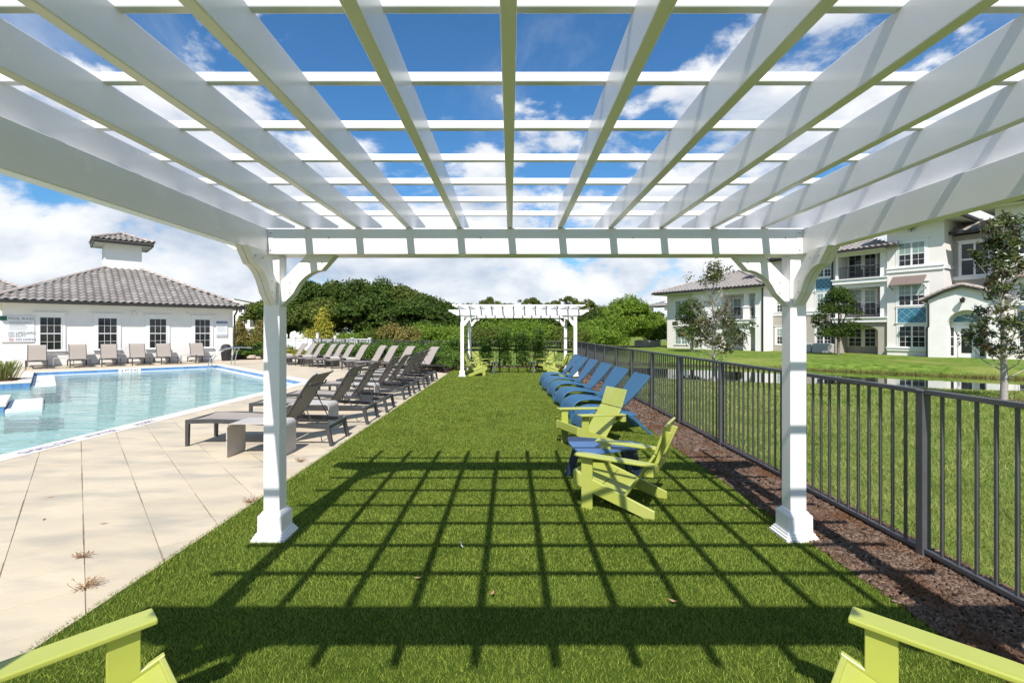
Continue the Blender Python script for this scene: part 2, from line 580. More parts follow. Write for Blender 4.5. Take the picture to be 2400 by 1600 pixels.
def poly_dist(P, poly):
    """distance to polygon outline, inside flag, nearest edge index (vectorised)"""
    P = np.asarray(P, dtype=float)
    best = np.full(len(P), 1e9)
    idx = np.zeros(len(P), dtype=int)
    inside = np.zeros(len(P), dtype=bool)
    n = len(poly)
    for i in range(n):
        a, b = poly[i], poly[(i + 1) % n]
        ab = b - a
        t = np.clip(((P - a) @ ab) / (ab @ ab), 0, 1)
        d = np.linalg.norm(P - (a + t[:, None] * ab), axis=1)
        m = d < best
        best[m] = d[m]
        idx[m] = i
        c = ((a[1] > P[:, 1]) != (b[1] > P[:, 1]))
        with np.errstate(divide='ignore', invalid='ignore'):
            xi = (b[0] - a[0]) * (P[:, 1] - a[1]) / (b[1] - a[1]) + a[0]
        inside ^= c & (P[:, 0] < xi)
    return best, inside, idx


def smooth(t):
    t = np.clip(t, 0, 1)
    return t * t * (3 - 2 * t)


U2, V2 = np.array(U[:2]), np.array(V[:2])
DECK_UMAX = float(U2 @ np.array((-2.45, 19.6)))
DECK_VMAX = 32.5


def ground_h(X, Y):
    P = np.stack([X, Y], 1)
    d, ins, idx = poly_dist(P, POND)
    near = np.isin(idx, list(NEAR_EDGES))
    base = np.where(near, -0.05, -0.22)
    Ls = np.where(near, 7.0, 2.3)
    h = -0.69 + (base + 0.69) * smooth(d / Ls)
    h = np.where(ins, -0.69 - 0.5 * smooth(d / 2.0), h)
    h = h + 0.02 * np.sin(X * 0.9 + 1.3) * np.sin(Y * 0.7) * (X > 3.3)
    h = np.where(X < 3.3, -0.06, h)
    u, v = P @ U2, P @ V2
    pool = (X < -3.1) & (u < DECK_UMAX - 0.7) & (v < DECK_VMAX - 0.8) & (Y > 0.2) & (X > -30)
    return np.where(pool, -3.0, h)


def axis(lo, hi, step, far_lo, far_hi):
    a = np.arange(lo, hi + 1e-6, step)
    left = lo - np.cumsum(np.geomspace(step * 1.5, 160, 14))
    right = hi + np.cumsum(np.geomspace(step * 1.5, 160, 14))
    return np.concatenate([left[left > far_lo][::-1], a, right[right < far_hi]])


gx = axis(-31, 46, 0.55, -1500, 1500)
gy = axis(-3, 72, 0.55, -300, 2500)
GX, GY = np.meshgrid(gx, gy)
GZ = ground_h(GX.ravel(), GY.ravel())
nx, ny = len(gx), len(gy)
ii, jj = np.meshgrid(np.arange(nx - 1), np.arange(ny - 1))
k = (jj * nx + ii).ravel()
ground = np_mesh('ground', np.stack([GX.ravel(), GY.ravel(), GZ], 1), np.stack([k, k + 1, k + nx + 1, k + nx], 1), M_lawn)
ground.data.polygons.foreach_set('use_smooth', [True] * len(ground.data.polygons))
tag(ground, 'mown green lawn running past the pond to the far trees', 'lawn', kind='structure')

mb = MB()
mb.add([(x, y, -0.66) for x, y in POND], [tuple(range(len(POND)))])
tag(mb.build('pond_water', M_pond), 'still dark pond reflecting the apartment building', 'pond', kind='structure')

# ------------------------------------------------------------------ pool outline
P1 = Vector((-6.7, 16.3, 0))
P2 = P1 + V * 11.6
P3 = P2 - U * 6.6
P4 = P3 - V * 5.5
P5 = P4 - U * 11.0
POOL = [Vector((-6.7, 1.0, 0)), P1, P2, P3, P4, P5, Vector((-27.0, 1.0, 0))]
POOLN = np.array([(p.x, p.y) for p in POOL])
WZ = -0.165


def offset_poly(poly, d):
    """outward offset (polygon listed counter-clockwise here)"""
    n = len(poly)
    area = sum(poly[i].x * poly[(i + 1) % n].y - poly[(i + 1) % n].x * poly[i].y for i in range(n))
    sg = 1 if area > 0 else -1
    res = []
    for i in range(n):
        a, b, c = poly[i - 1], poly[i], poly[(i + 1) % n]
        e1, e2 = (b - a).normalized(), (c - b).normalized()
        n1, n2 = Vector((e1.y, -e1.x, 0)) * sg, Vector((e2.y, -e2.x, 0)) * sg
        m = (n1 + n2)
        m = m / (1 + n1.dot(n2))
        res.append(b + m * d)
    return res


# ------------------------------------------------------------------ deck of sandstone slabs laid at an angle
PA = R(40.96)
PU2, PV2 = np.array((math.cos(PA), math.sin(PA))), np.array((-math.sin(PA), math.cos(PA)))
CU, CV, U0, V0 = 0.428, 0.432, 0.034, 5.45


def clip(poly, nrm, c):
    """keep the part of a convex polygon with nrm.p < c"""
    res = []
    for i in range(len(poly)):
        a, b = poly[i], poly[(i + 1) % len(poly)]
        da, db = nrm[0] * a[0] + nrm[1] * a[1] - c, nrm[0] * b[0] + nrm[1] * b[1] - c
        if da < 0:
            res.append(a)
        if (da < 0) != (db < 0):
            t = da / (da - db)
            res.append((a[0] + t * (b[0] - a[0]), a[1] + t * (b[1] - a[1])))
    return res


POOL_OFF = offset_poly(POOL, 0.12)
POFN = np.array([(p.x, p.y) for p in POOL_OFF])
area = sum(POOL[i].x * POOL[(i + 1) % 7].y - POOL[(i + 1) % 7].x * POOL[i].y for i in range(7))
SG = 1 if area > 0 else -1
slabs, bases = [], []
cells = []
for iu in range(-70, 40):
    for iv in range(-14, 72):
        cu, cv = U0 + (iu + 0.5) * CU, V0 + (iv + 0.5) * CV
        c = PU2 * cu + PV2 * cv
        if c[0] < -25 or c[0] > -2.1 or c[1] < -0.6 or U2 @ c > DECK_UMAX + 0.3 or V2 @ c > DECK_VMAX + 0.3:
            continue
        cells.append((cu, cv, c[0], c[1]))
CC = np.array([(a[2], a[3]) for a in cells])
cd, cin, cidx = poly_dist(CC, POFN)
for q, (cu, cv, x, y) in enumerate(cells):
    if cin[q] and cd[q] > 0.32:
        continue
    for gap_u, gap_v, dst in ((0.0034, 0.0027, slabs), (0.0, 0.0, bases)):
        hu, hv = CU / 2 - gap_u, CV / 2 - gap_v
        jx = 0.0022 * math.sin(cu * 37.1 + cv * 17.7) if dst is slabs else 0
        poly = [tuple(PU2 * (cu + jx + a * hu) + PV2 * (cv + b * hv)) for a, b in ((-1, -1), (1, -1), (1, 1), (-1, 1))]
        poly = clip(poly, (1, 0), -2.45)
        poly = clip(poly, tuple(U2), DECK_UMAX)
        poly = clip(poly, tuple(V2), DECK_VMAX)
        if cd[q] < 0.32 and poly:
            e = cidx[q]
            a, b = POOL_OFF[e], POOL_OFF[(e + 1) % 7]
            d = (b - a).normalized()
            nrm = (-d.y * SG, d.x * SG)          # towards the water
            poly = clip(poly, nrm, nrm[0] * a.x + nrm[1] * a.y)
        if len(poly) > 2:
            dst.append(((x, y), poly))
mb = MB()
for _, p in bases:
    mb.add([(x, y, -0.001) for x, y in p], [tuple(range(len(p)))])
deck = mb.build('pool_deck', M_joint)
tag(deck, 'pale sandstone slab pool deck', 'deck', kind='structure')
slabs.sort(key=lambda s: math.hypot(s[0][0], s[0][1]) + (4.0 if s[0][0] / max(s[0][1], 0.3) < -1.12 else 0) + (50 if s[0][1] < 1.9 else 0))
rest = MB()
pr = random.Random(3)


def slab_geo(mb, p, z):
    n = len(p)
    c = (sum(a[0] for a in p) / n, sum(a[1] for a in p) / n)
    q = [(c[0] + (a[0] - c[0]) * 0.993, c[1] + (a[1] - c[1]) * 0.993) for a in p]
    vs = [(a[0], a[1], -0.03) for a in p] + [(a[0], a[1], z - 0.002) for a in p] + [(a[0], a[1], z) for a in q]
    fs = []
    for r0 in (0, n):
        fs += [(r0 + i, r0 + (i + 1) % n, r0 + n + (i + 1) % n, r0 + n + i) for i in range(n)]
    fs.append(tuple(range(2 * n, 3 * n)))
    mb.add(vs, fs)


for q, (c, p) in enumerate(slabs):
    z = 0.0045 + pr.uniform(-0.0015, 0.0015)
    if q < 298:
        m1 = MB()
        slab_geo(m1, p, z)
        m1.build('paver', M_paver, deck)
    else:
        slab_geo(rest, p, z)
tag(rest.build('far_pavers', M_paver, deck), kind='stuff')

# coping, tiles, basin, water
pool = empty('swimming_pool', tuple(P1), 0, 'large turquoise swimming pool with blue waterline tiles and pale coping', 'pool')
pool['kind'] = 'structure'
T0 = Matrix.Translation(-P1)


def loc(p):
    return T0 @ Vector(p)


outer = offset_poly(POOL, 0.31)
inner = offset_poly(POOL, -0.025)
for i in range(7):
    if i == 6:
        continue
    j = (i + 1) % 7
    a, b, c, d = inner[i], inner[j], outer[j], outer[i]
    mb = MB()
    mb.prism([loc((p.x, p.y, -0.035)) for p in (a, b, c, d)], (0, 0, 0.052))
    mb.build('coping', M_coping, pool, bevel=0.012, seg=2, smooth=40)
tile_me = None
for i in (1, 2, 3, 4):
    a, b = POOL[i], POOL[(i + 1) % 7]
    d = (b - a).normalized()
    nin = Vector((-d.y * SG, d.x * SG, 0))
    n = int((b - a).length / 0.2)
    if i == 4:
        n = 22
    step = 0.2
    for q in range(n):
        p = a + d * (q + 0.5) * step + nin * 0.0
        if tile_me is None:
            m1 = MB()
            m1.box((0, 0, 0), (0.192, 0.03, 0.175))
            tl = m1.build('waterline_tile', M_pltile, pool, bevel=0.004)
            tile_me = tl.data
        else:
            tl = link('waterline_tile', tile_me, None, pool)
        tl.location = loc((p.x, p.y, -0.125))
        tl.rotation_euler = (0, 0, math.atan2(d.y, d.x))
mb = MB()
floor = []
for p in POOL:
    floor.append(loc((p.x, p.y, -0.46 - 0.02 * (p.y - 1))))
n = len(floor)
top = [loc((p.x, p.y, -0.02)) for p in POOL]
mb.add(floor + top, [tuple(range(n))] + [(i, (i + 1) % n, n + (i + 1) % n, n + i) for i in range(n)])
mb.build('basin', M_plaster, pool)
# white ledge under the tile band of the far sides
for i in (1, 2):
    a, b = POOL[i], POOL[i + 1]
    d = (b - a).normalized()
    nin = Vector((-d.y * SG, d.x * SG, 0))
    mb = MB()
    mb.prism([loc(q) for q in (a + Vector((0, 0, -0.27)), b + Vector((0, 0, -0.27)), b + nin * 0.16 + Vector((0, 0, -0.27)), a + nin * 0.16 + Vector((0, 0, -0.27)))], (0, 0, 0.125))
    mb.build('bench_edge', M_ledge, pool)
mb = MB()
mb.add([loc((p.x, p.y, WZ)) for p in POOL], [tuple(range(n))])
mb.build('water', M_water, pool, fix=False)


def slab_uv(mb, o, lu, lv, z0, z1):
    """slab from corner o, lu along U and lv along V"""
    a = Vector((o[0], o[1], z0))
    mb.prism([a, a + U * lu, a + U * lu + V * lv, a + V * lv], (0, 0, z1 - z0))


# tanning ledges beside the island and the planter
led = MB()
slab_uv(led, P4 + U * 0.02 - V * -0.05, 0.62, 5.2, -0.40, -0.13)
tag(led.build('tanning_ledge', M_ledge, None, bevel=0.02), 'pale slab ledge at the waterline beside the planter corner', 'ledge')
isl = empty('pool_island', (-11.4, 11.2, -1.0), 0, 'stone topped island wall with blue tiles standing in the pool water', 'island')
Ti = Vector((-11.4, 11.2, -1.0))
A0 = Vector((-11.4, 11.2, 0)) - U * 5.0
mb = MB()
slab_uv(mb, A0 - Ti + Vector((0, 0, 1.0)), 5.0, 2.2, 0.06, 0.95)
mb.build('wall', M_plaster, isl)
mb = MB()
slab_uv(mb, A0 - U * 0.04 - V * 0.04 - Ti + Vector((0, 0, 1.0)), 5.08, 2.28, 0.95, 1.02)
mb.build('capstone', M_coping, isl, bevel=0.012, seg=2)
for q in range(12):
    p = Vector((-11.4, 11.2, -0.12)) - U * (0.1 + 0.2 * q) - V * 0.006 - Ti
    t = link('waterline_tile', tile_me, None, isl); t.location = p; t.rotation_euler = (0, 0, ANG)
for q in range(11):
    p = Vector((-11.4, 11.2, -0.12)) + V * (0.1 + 0.2 * q) + U * 0.006 - Ti
    t = link('waterline_tile', tile_me, None, isl); t.location = p; t.rotation_euler = (0, 0, ANG + R(90))
led = MB()
o = Vector((-11.4, 11.2, 0)) + U * 0.03 - V * 0.25
slab_uv(led, o, 0.62, 2.3, -0.30, -0.10)
tag(led.build('tanning_ledge', M_ledge, None, bevel=0.02), 'pale slab ledge at the waterline beside the stone topped island', 'ledge')

# ------------------------------------------------------------------ turf and mulch
TX0, TX1, TY0, TY1 = -2.45, 2.32, 0.0, 22.7
mb = MB()
ys = np.linspace(TY0, TY1, 30)
mb.add([(TX0, TY0, 0), (TX1, TY0, 0), (TX1, TY1, 0), (TX0, TY1, 0)], [(0, 1, 2, 3)])
tag(mb.build('artificial_turf', M_turf), 'strip of short artificial turf between the pool deck and the mulch bed', 'turf', kind='structure')


def blades(name, X, Y, Z, hgt, wid, lean, mat, parent=None):
    n = len(X)
    ang = rng.uniform(0, 2 * np.pi, n)
    h = hgt * rng.uniform(0.55, 1.25, n)
    w = wid * rng.uniform(0.7, 1.3, n)
    la = rng.uniform(0, 2 * np.pi, n)
    le = lean * rng.uniform(0.2, 1.3, n) * h
    bx, by = np.cos(ang) * w / 2, np.sin(ang) * w / 2
    tx, ty = np.cos(la) * le, np.sin(la) * le
    Vv = np.empty((n, 3, 3), dtype=np.float32)
    Vv[:, 0] = np.stack([X - bx, Y - by, Z], 1)
    Vv[:, 1] = np.stack([X + bx, Y + by, Z], 1)
    Vv[:, 2] = np.stack([X + tx, Y + ty, Z + h], 1)
    return np_mesh(name, Vv.reshape(-1, 3), np.arange(n * 3).reshape(-1, 3), mat, parent)


xs, yy, hh, ww = [], [], [], []
for y0, y1, dens, hg, wd in ((0.9, 3.2, 15000, 0.021, 0.0042), (3.2, 5.5, 10500, 0.021, 0.0058), (5.5, 9.0, 6500, 0.021, 0.0078),
                             (9.0, 14.0, 3200, 0.022, 0.012), (14.0, 22.7, 1500, 0.022, 0.019)):
    n = int((TX1 - TX0 + 0.06) * (y1 - y0) * dens)
    xs.append(rng.uniform(TX0 - 0.03, TX1 + 0.015, n)); yy.append(rng.uniform(y0, y1, n))
    hh.append(np.full(n, hg)); ww.append(np.full(n, wd))
xs, yy, hh, ww = map(np.concatenate, (xs, yy, hh, ww))
tg = blades('turf_blades', xs, yy, np.zeros(len(xs)) - 0.002, hh, ww, 0.95, M_blade)
tag(tg, 'short green blades of the artificial turf', 'turf blades', kind='stuff')

mb = MB()
mb.add([(TX1, 0, -0.002), (3.16, 0, -0.002), (3.16, 23.6, -0.002), (TX1, 23.6, -0.002)], [(0, 1, 2, 3)])
mb.add([(-2.45, 22.7, -0.004), (TX1, 22.7, -0.004), (TX1, 23.6, -0.004), (-2.45, 23.6, -0.004)], [(0, 1, 2, 3)])
q0 = Vector((-2.45, 19.6, -0.004))
mb.add([q0, q0 + Vector((0, 3.1, 0)), q0 + U * 3.2 + V * 17, q0 + V * 17], [(0, 1, 2, 3)])
tag(mb.build('mulch_bed', M_soil), 'dark mulch bed along the metal fence', 'mulch bed', kind='structure')


def chips(name, X, Y, Z, size, mat):
    """flat splinters of bark, each a thin wedge"""
    n = len(X)
    ang = rng.uniform(0, 2 * np.pi, n)
    tl = rng.normal(0, 0.28, n)
    ln = size * rng.uniform(0.5, 1.5, n)
    wd = ln * rng.uniform(0.25, 0.55, n)
    th = rng.uniform(0.004, 0.011, n)
    base = np.array([(-1, -1, 0), (1, -0.6, 0), (0.8, 0.9, 0), (-0.9, 0.7, 0), (-0.9, -0.9, 1), (0.9, -0.5, 1), (0.7, 0.8, 1), (-0.8, 0.6, 1)], dtype=float)
    L3 = base[None] * np.stack([ln / 2, wd / 2, th], 1)[:, None, :]
    z = L3[..., 2] + L3[..., 0] * np.sin(tl)[:, None] + L3[..., 1] * np.sin(rng.normal(0, 0.3, n))[:, None]
    ca, sa = np.cos(ang)[:, None], np.sin(ang)[:, None]
    Vv = np.stack([L3[..., 0] * ca - L3[..., 1] * sa + X[:, None], L3[..., 0] * sa + L3[..., 1] * ca + Y[:, None], z + Z[:, None]], -1)
    fc = np.array([(4, 5, 6, 7), (0, 1, 5, 4), (1, 2, 6, 5), (2, 3, 7, 6), (3, 0, 4, 7)])
    Fq = (fc[None] + (np.arange(n) * 8)[:, None, None]).reshape(-1, 4)
    return np_mesh(name, Vv.reshape(-1, 3), Fq, mat)


xs, yy, sz = [], [], []
for y0, y1, dens, s in ((1.2, 4.5, 5600, 0.036), (4.5, 8.5, 3200, 0.045), (8.5, 15, 1300, 0.065), (15, 23.4, 500, 0.10)):
    n = int(0.85 * (y1 - y0) * dens)
    xs.append(rng.uniform(TX1 + 0.0, 3.17, n)); yy.append(rng.uniform(y0, y1, n)); sz.append(np.full(n, s))
n = 900
xs.append(rng.uniform(-2.4, 2.3, n)); yy.append(rng.uniform(22.75, 23.5, n)); sz.append(np.full(n, 0.09))
n = 900
a, b = rng.uniform(0.05, 2.6, n), rng.uniform(0, 7, n)
xs.append(-2.45 + a * U2[0] + b * V2[0]); yy.append(19.6 + a * U2[1] + b * V2[1]); sz.append(np.full(n, 0.09))
xs, yy, sz = map(np.concatenate, (xs, yy, sz))
ok = ~((xs > -2.5) & (xs < 2.3) & (yy < 22.7) & (yy > 0) & (xs > -2.45)) 
xs, yy, sz = xs[ok], yy[ok], sz[ok]
tag(chips('bark_mulch', xs, yy, rng.uniform(0, 0.014, len(xs)), sz, M_chip), 'brown shredded bark mulch along the fence', 'mulch', kind='stuff')

# lawn grass outside the fence
xs, yy, hh, ww = [], [], [], []
for (x0, x1, y0, y1, dens, hg, wd) in ((3.1, 5.2, 1.6, 6, 3000, 0.07, 0.0075), (3.1, 9.0, 6, 11, 1300, 0.07, 0.011), (5.2, 9.5, 3.0, 6, 1700, 0.07, 0.009),
                                       (3.1, 17, 11, 20, 420, 0.075, 0.02), (9, 20, 7.0, 11, 500, 0.07, 0.016)):
    n = int((x1 - x0) * (y1 - y0) * dens)
    xs.append(rng.uniform(x0, x1, n)); yy.append(rng.uniform(y0, y1, n)); hh.append(np.full(n, hg)); ww.append(np.full(n, wd))
xs, yy, hh, ww = map(np.concatenate, (xs, yy, hh, ww))
edge = 3.16 + 0.05 * np.sin(yy * 3.1) + 0.04 * np.sin(yy * 7.7)
pd, pin, _ = poly_dist(np.stack([xs, yy], 1), POND)
ok = (xs > edge) & (~pin) & (rng.uniform(0, 1, len(xs)) < np.clip((xs - edge) / 0.25, 0.15, 1))
xs, yy, hh, ww = xs[ok], yy[ok], hh[ok], ww[ok]
tag(blades('lawn_grass', xs, yy, ground_h(xs, yy) - 0.005, hh, ww, 1.1, M_lawnb), 'shaggy lawn grass outside the metal fence', 'grass', kind='stuff')

# coarse grass along the far shore of the pond
xs, yy = [], []
for i in range(7, 15):
    a, b = POND[i], POND[(i + 1) % len(POND)]
    n = int(np.linalg.norm(b - a) * 260)
    t = rng.uniform(0, 1, n)
    nrm = np.array((b[1] - a[1], -(b[0] - a[0]))); nrm = nrm / np.linalg.norm(nrm)
    o_ = np.abs(rng.normal(0, 0.35, n))
    xs.append(a[0] + t * (b[0] - a[0]) + nrm[0] * o_); yy.append(a[1] + t * (b[1] - a[1]) + nrm[1] * o_)
xs, yy = map(np.concatenate, (xs, yy))
tag(blades('shore_grass', xs, yy, ground_h(xs, yy) - 0.01, np.full(len(xs), 0.16), np.full(len(xs), 0.03), 0.9, M_shore), 'coarse brownish grass along the far shore of the pond', 'grass', kind='stuff')
# ------------------------------------------------------------------ pergolas
BZ0, BZ1, RZ1 = 2.237, 2.440, 2.598
PX, PY = 2.0755, 1.64


def make_pergola(label):
    root = empty('pergola', (0, 0, 0), 0, label, 'pergola', 'white pergolas at the two ends of the turf')
    for sx in (-1, 1):
        for sy in (-1, 1):
            mb = MB()
            mb.lohi((sx * PX - 0.0635, sy * PY - 0.0635, 0), (sx * PX + 0.0635, sy * PY + 0.0635, BZ1 - 0.02))
            post = mb.build('post', M_vinyl, root, bevel=0.004, seg=2, smooth=40)
            mb = MB()
            prof = [(0.130, 0.0), (0.130, 0.022), (0.121, 0.026), (0.119, 0.040), (0.110, 0.044), (0.108, 0.058), (0.098, 0.064),
                    (0.095, 0.078), (0.095, 0.178), (0.0955, 0.181), (0.0955, 0.186), (0.090, 0.196), (0.078, 0.206), (0.070, 0.220), (0.0655, 0.222)]
            mb.rings([[(sx * PX + a * w, sy * PY + b * w, z) for a, b in ((-1, -1), (1, -1), (1, 1), (-1, 1))] for w, z in prof])
            mb.build('base_trim', M_vinyl, post)
    # front and back beams with scrolled ends
    for sy in (-1, 1):
        xe = PX + 0.49
        pr = [(-xe, BZ1), (-xe, BZ1 - 0.062), (-xe + 0.05, BZ1 - 0.066), (-xe + 0.10, BZ1 - 0.088), (-xe + 0.155, BZ1 - 0.13),
              (-xe + 0.21, BZ1 - 0.165), (-xe + 0.275, BZ1 - 0.182), (-xe + 0.285, BZ0)]
        pr = pr + [(-x, z) for x, z in pr[::-1]]
        mb = MB()
        mb.prism([(x, sy * PY - 0.100, z) for x, z in pr], (0, 0.200, 0))
        beam = mb.build('beam', M_vinyl, root, bevel=0.004, seg=2, smooth=35)
        for sx in (-1, 1):
            # angle trim beside the side beam, with its two screws
            mb = MB()
            x = sx * (PX + 0.012)
            mb.lohi((x - sx * 0.0, sy * PY - sy * 0.099 - 0.004, BZ0 + 0.004), (x - sx * 0.045, sy * PY - sy * 0.099 + 0.004 - sy * 0.004, BZ1 - 0.012))
            tr = mb.build('corner_trim', M_vinyl, beam)
            for zz in (BZ0 + 0.03, BZ1 - 0.04):
                mb = MB()
                mb.tube([(x - sx * 0.025, sy * PY - sy * 0.103, zz), (x - sx * 0.025, sy * PY - sy * 0.1085, zz)], 0.005, 8)
                mb.build('screw', M_screw, beam)
        for k in range(-4, 6, 3):
            mb = MB()
            mb.tube([(0.396 * (k - 0.5) + 0.17, -0.0995 + sy * PY, BZ1 - 0.075), (0.396 * (k - 0.5) + 0.17, -0.1045 + sy * PY, BZ1 - 0.075)], 0.0055, 8)
            mb.build('screw', M_screw, beam)
    for sx in (-1, 1):
        mb = MB()
        mb.lohi((sx * (PX + 0.012), -PY + 0.102, BZ0 + 0.002), (sx * (PX + 0.09), PY - 0.102, BZ1 - 0.004))
        mb.build('side_beam', M_vinyl, root, bevel=0.005, seg=2, smooth=40)
    # rafters
    ye = PY + 0.56
    me = None
    for q in range(12):
        x = 0.396 * (q - 5.5)
        if me is None:
            pr = [(-ye, RZ1), (-ye + 0.01, RZ1 - 0.045), (-ye + 0.16, BZ1 + 0.004), (ye - 0.16, BZ1 + 0.004), (ye - 0.01, RZ1 - 0.045), (ye, RZ1)]
            mb = MB()
            mb.prism([(-0.022, y, z) for y, z in pr], (0.044, 0, 0))
            o = mb.build('rafter', M_vinyl, root, bevel=0.004, seg=2, smooth=40)
            me = o.data
        else:
            o = link('rafter', me, None, root)
        o.location = (x, 0, 0)
    # battens on top
    me = None
    for i in range(1, 10):
        y = 1.474 + 0.4405 * (i - 3) + 0.018 - 2.345
        if me is None:
            mb = MB()
            mb.lohi((-2.44, -0.018, RZ1 - 0.006), (2.44, 0.018, RZ1 + 0.033))
            o = mb.build('batten', M_vinyl, root, bevel=0.005, seg=2, smooth=40)
            me = o.data
        else:
            o = link('batten', me, None, root)
        o.location = (0, y, 0)
    # scroll braces, two boards each
    prof = [(0, -0.21), (0.205, 0), (0.43, 0), (0.325, -0.117), (0.297, -0.120), (0.262, -0.130), (0.222, -0.150), (0.188, -0.176), (0.158, -0.206),
            (0.135, -0.238), (0.116, -0.272), (0.100, -0.302), (0.0, -0.405)]
    for sx in (-1, 1):
        for sy in (-1, 1):
            for d in ('x', 'y'):
                mb = MB()
                for t0, t1 in ((-0.046, -0.002), (0.002, 0.046)):
                    if d == 'x':
                        mb.prism([(sx * PX - sx * (0.063 + a), sy * PY + t0, BZ0 + 0.001 + b) for a, b in prof], (0, t1 - t0, 0))
                    else:
                        mb.prism([(sx * (PX + 0.004) + t0, sy * PY - sy * (0.063 + a), BZ0 + 0.003 + b) for a, b in prof], (t1 - t0, 0, 0))
                br = mb.build('brace', M_vinyl, root)
                for a, b in ((0.075, -0.215), (0.075, -0.30), (0.225, -0.055), (0.33, -0.055)):
                    mb = MB()
                    if d == 'x':
                        p = Vector((sx * PX - sx * (0.063 + a), sy * PY - 0.046, BZ0 + b))
                        mb.tube([p, p + Vector((0, -0.004, 0))], 0.005, 8)
                    else:
                        p = Vector((sx * (PX + 0.004) - sx * 0.046, sy * PY - sy * (0.063 + a), BZ0 + b))
                        mb.tube([p, p - Vector((sx * 0.004, 0, 0))], 0.005, 8)
                    mb.build('screw', M_screw, br)
    return root


perg = make_pergola('white vinyl pergola standing over the two lime chairs and the blue table')
perg['label'] = 'large white vinyl pergola casting the grid shadow on the turf'
perg.location = (0.1925, 2.345, 0)
far = copy_tree(perg)
far.location = (0.303, 19.95, 0)
far['label'] = 'white pergola at the hedge end of the turf before the trees'

# ------------------------------------------------------------------ metal fences
FX, FSP = 3.0, 1.735
picket_me = None


def fence_run(root, a, b, first, n_bays, top=1.215, stuff=False, npk=12):
    """posts, rails and pickets from a along the direction to b"""
    global picket_me
    a, b = Vector(a), Vector(b)
    d = (b - a).normalized()
    rz = math.atan2(d.y, d.x)
    M = Matrix.Rotation(rz, 3, 'Z')
    st = MB()
    post_me = None
    for q in range(n_bays + 1):
        p = a + d * (first + q * FSP)
        if post_me is None:
            mb = MB()
            mb.box((0, 0, (top - 0.01) / 2 - 0.05), (0.064, 0.064, top + 0.09))
            mb.box((0, 0, top - 0.012), (0.07, 0.07, 0.012))
            o = mb.build('fence_post', M_fence, root, bevel=0.003)
            post_me = o.data
        else:
            o = link('fence_post', post_me, None, root)
        o.location = p
        o.rotation_euler = (0, 0, rz)
        if q == n_bays:
            continue
        for z, w, h in ((top - 0.016, 0.05, 0.034), (0.055, 0.038, 0.032)):
            mb = MB()
            s, e = p + d * 0.033, p + d * (FSP - 0.033)
            mb.bar((s.x, s.y, z), (e.x, e.y, z), w, h)
            mb.build('rail', M_fence, root, bevel=0.003)
        for k2 in range(npk):
            t = 0.161 + 0.1285 * k2
            pp = p + d * t
            if stuff:
                st.box((pp.x, pp.y, (top + 0.03) / 2), (0.018, 0.018, top - 0.08), M)
            else:
                if picket_me is None:
                    mb = MB()
                    mb.box((0, 0, 0), (0.019, 0.019, top - 0.085))
                    o = mb.build('picket', M_fence, root, bevel=0.0015)
                    picket_me = o.data
                else:
                    o = link('picket', picket_me, None, root)
                o.location = (pp.x, pp.y, (top + 0.026) / 2)
                o.rotation_euler = (0, 0, rz)
    if stuff:
        tag(st.build('pickets', M_fence, root), kind='stuff')


fr = empty('metal_fence', (0, 0, 0), 0, 'dark bronze picket fence beside the mulch strip and the lawn', 'fence')
fence_run(fr, (FX, 0, 0), (FX, 10, 0), 3.62 - FSP * 1, 12)
fb = empty('metal_fence', (0, 0, 0), 0, 'dark picket fence behind the far pergola and its clipped hedges', 'fence')
fence_run(fb, (FX - 0.05, 23.45, 0), (-5, 23.45, 0), 0.0, 4, stuff=True)
a = Vector((FX - 0.05 - 4 * FSP, 23.45, 0))
fence_run(fb, a, a + V * 10, 0.0, 8, stuff=True)


